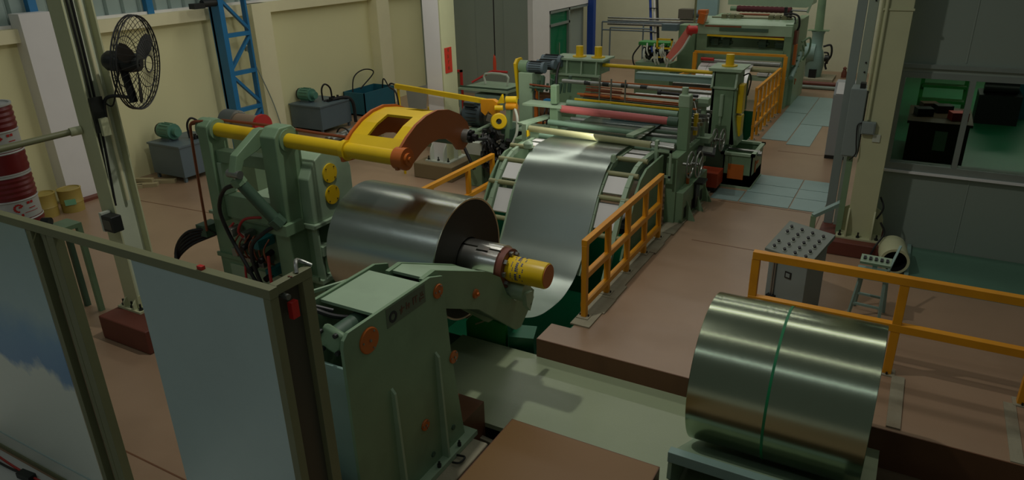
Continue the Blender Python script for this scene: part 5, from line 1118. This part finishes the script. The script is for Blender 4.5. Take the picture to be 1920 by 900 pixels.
rotb(MB().box(-.02, .08, -.21, -.2, .48, .58)).build('emblem_plate', DK, co); rotb(MB().box(-.0, .06, -.215, -.21, .50, .56)).build('plate_face', CAB, co)
rotb(MB().cyl((-.2, -.22, .15), (-.2, -.22, .72), .012).cyl((-.17, -.22, .15), (-.17, -.22, .72), .012)).each('conduit', STEELM, co); rotb(MB().box(-.24, -.12, -.27, -.2, .05, .15)).build('outlet', BLK, co)
sto = thing('button_stand', (0.0, 10.1, 0), 'small pale green stand with a tilted switch panel, right of the console', 'stand')
for (x, y), (xx, yy) in zip(((-.27, 9.95), (.12, 9.9), (-.22, 10.35), (.16, 10.3)), ((-.2, 10.0), (.1, 9.97), (-.18, 10.3), (.12, 10.27))): MB().bar((x, y, 0), (xx, yy, .62), .035, .035).each('leg', TEAL, sto)
MB().box(-.26, .15, 9.93, 10.33, .62, .65).build('shelf', TEAL, sto); MB().bar((-.25, 9.97, .22), (.11, 9.94, .22), .03, .03).bar((-.2, 10.32, .22), (.13, 10.29, .22), .03, .03).each('stretcher', TEAL, sto)
MB().obox((-.05, 10.2, .80), (.38, .14, .05), (.5, 0, -.05)).build('switch_panel', GL, sto); MB().bar((-.05, 10.2, .65), (-.05, 10.2, .8), .06, .06).build('neck', TEAL, sto)
for i in range(5): MB().obox((-.19+i*.07, 10.19-i*.004, .835), (.035, .05, .02), (.5, 0, -.05)).build('switch', BLK, sto)
MB().bar((.12, 10.25, .65), (.22, 10.65, .9), .03, .03).build('stay', TEAL, sto)
cd = thing('lying_drum', (.05, 12.1, 0), 'beige open drum lying on its side at the foot of the cream column', 'drum')
MB().lathe((.20, 11.72, .215), (-.12, 1, 0), [(0, .17), (0, .21), (.6, .21), (.6, 0)], n=32).build('shell', COLC, cd); MB().lathe((.20, 11.72, .215), (-.12, 1, 0), [(0, .17), (.5, .17), (.5, 0)], n=32).build('dark_inside', BLK, cd)
fcab = thing('floor_cabinet', (-1.4, 18.3, 0), 'narrow lilac grey cabinet with slanted head, far end of the walkway', 'cabinet')
MB().prism('x', [(18.0, .08), (18.0, 1.52), (18.2, 1.78), (18.6, 1.78), (18.6, .08)], -1.6, -1.15).build('body', mat('lilac_grey_paint', (148, 152, 152), .45, var=.04), fcab, bevel=.01); MB().box(-1.6, -1.15, 18.0, 18.6, 0, .08).build('plinth', BLK, fcab)
MB().obox((-1.4, 18.09, 1.66), (.3, .3, .02), (.9, 0, 0)).build('slant_panel', WHITEP, fcab); MB().obox((-1.2, 18.1, 1.62), (.05, .3, .05), (.9, 0, 0)).build('panel_edge', BLK, fcab)
for z in (1.0, .8): MB().tube([(-1.15, 18.3, z+.05), (-1.10, 18.3, z), (-1.15, 18.3, z-.05)], .012).build('handle', STEELM, fcab)

# ================================================================== INSIDE THE OFFICE (through the glass)
of1 = thing('workbench', (1.2, 19.5, 0), 'brown workbench with papers inside the room behind the glass', 'bench')
MB().box(.05, 1.25, 18.6, 20.2, .0, .9).build('body', INT_B, of1); MB().box(.0, 1.3, 18.5, 20.3, .9, .96).build('top', mat('bench_top_brown', (72, 54, 32), .5), of1); MB().box(.6, .85, 18.58, 18.6, .3, .75).build('paper', PLAST, of1)
for x, y, m_ in ((.3, 19.2, BLK), (.7, 19.7, DK), (1.0, 19.0, RED), (.4, 19.9, INT_B)): MB().obox((x, y, 1.05), (.35, .3, .18), (0, 0, .3)).build('tool_box', m_, of1)
of2 = thing('step_ladder', (.6, 24, 0), 'green stepped rack inside the room, left pane of the window', 'rack')
for i in range(4): MB().box(.2, 1.3, 23.4+i*.4, 23.8+i*.4, .45+i*.35, .52+i*.35).build('step', PITL, of2)
MB().bar((1.3, 23.4, 0), (1.3, 25.0, 1.9), .1, .1).bar((.2, 23.4, 0), (.2, 25.0, 1.9), .1, .1).each('stringer', PITL, of2)
for i, x in enumerate((.45, .8)): MB().box(x, x+.25, 24.7, 24.9, 1.55, 1.85).build('bin', PLAST, of2)
of3 = thing('dark_machine', (2.2, 23.5, 0), 'dark machine inside the room behind the glass', 'machine')
MB().box(1.6, 2.6, 23.2, 24.2, 0, .8).build('body', BLK, of3); MB().box(1.9, 2.9, 24.2, 25.0, 0, 2.0).build('cabinet', TANKB, of3); MB().cyl((1.7, 23.6, .95), (2.5, 23.6, .95), .15).build('drum', DK, of3)
of4 = thing('parts_rack', (4.1, 27, 0), 'yellow and brown parts rack inside the room, right pane of the window', 'rack')
MB().box(3.2, 4.6, 25.6, 26.6, 0, .9).build('shelf_box', mat('dull_yellow_paint', (110, 100, 40), .5), of4); MB().box(4.8, 6.0, 26.0, 27.0, 0, 1.4).build('brown_box', INT_B, of4); MB().bar((3.8, 25.5, .9), (5.2, 25.6, .9), .1, .1).build('pipe', PLAST, of4)
of5 = thing('hand_tool_trolley', (2.9, 20.3, 0), 'black trolley handle frame standing on the green floor behind the glass', 'trolley')
MB().tube([(2.75, 20.3, .2), (2.75, 20.3, .9), (2.9, 20.3, 1.0), (3.05, 20.3, .9), (3.05, 20.3, .2)], .04).build('frame', BLK, of5); MB().box(2.7, 3.1, 20.2, 20.5, 0, .2).build('base', BLK, of5)
for x in (2.7, 3.1): MB().cyl((x, 20.15, .15), (x+.04, 20.15, .15), .08).build('wheel', PLAST, of5)
of6 = thing('green_cabinet', (4.2, 21.5, 0), 'green cabinet inside the room at the right edge of the window', 'cabinet')
MB().box(3.7, 5.0, 21.0, 22.0, 0, .95).build('body', INT_G, of6); MB().box(3.65, 5.05, 20.95, 22.05, .95, 1.0).build('top', PIT, of6); MB().bar((3.7, 20.94, .97), (5.0, 20.94, .97), .03, .03).build('edge_strip', PLAST, of6)
of7 = thing('red_black_stack', (2.7, 17.3, 0), 'stack of red and black parts inside the room at the right frame edge', 'parts')
for i in range(7): MB().box(2.5, 2.95, 17.0, 17.5, i*.2, i*.2+.16).build('tray', (BLK, DK, RED, BLK, PLAST, BLK, RED)[i], of7)
# clean helper data
for o in bpy.data.objects:
    if 'org' in o: del o['org']
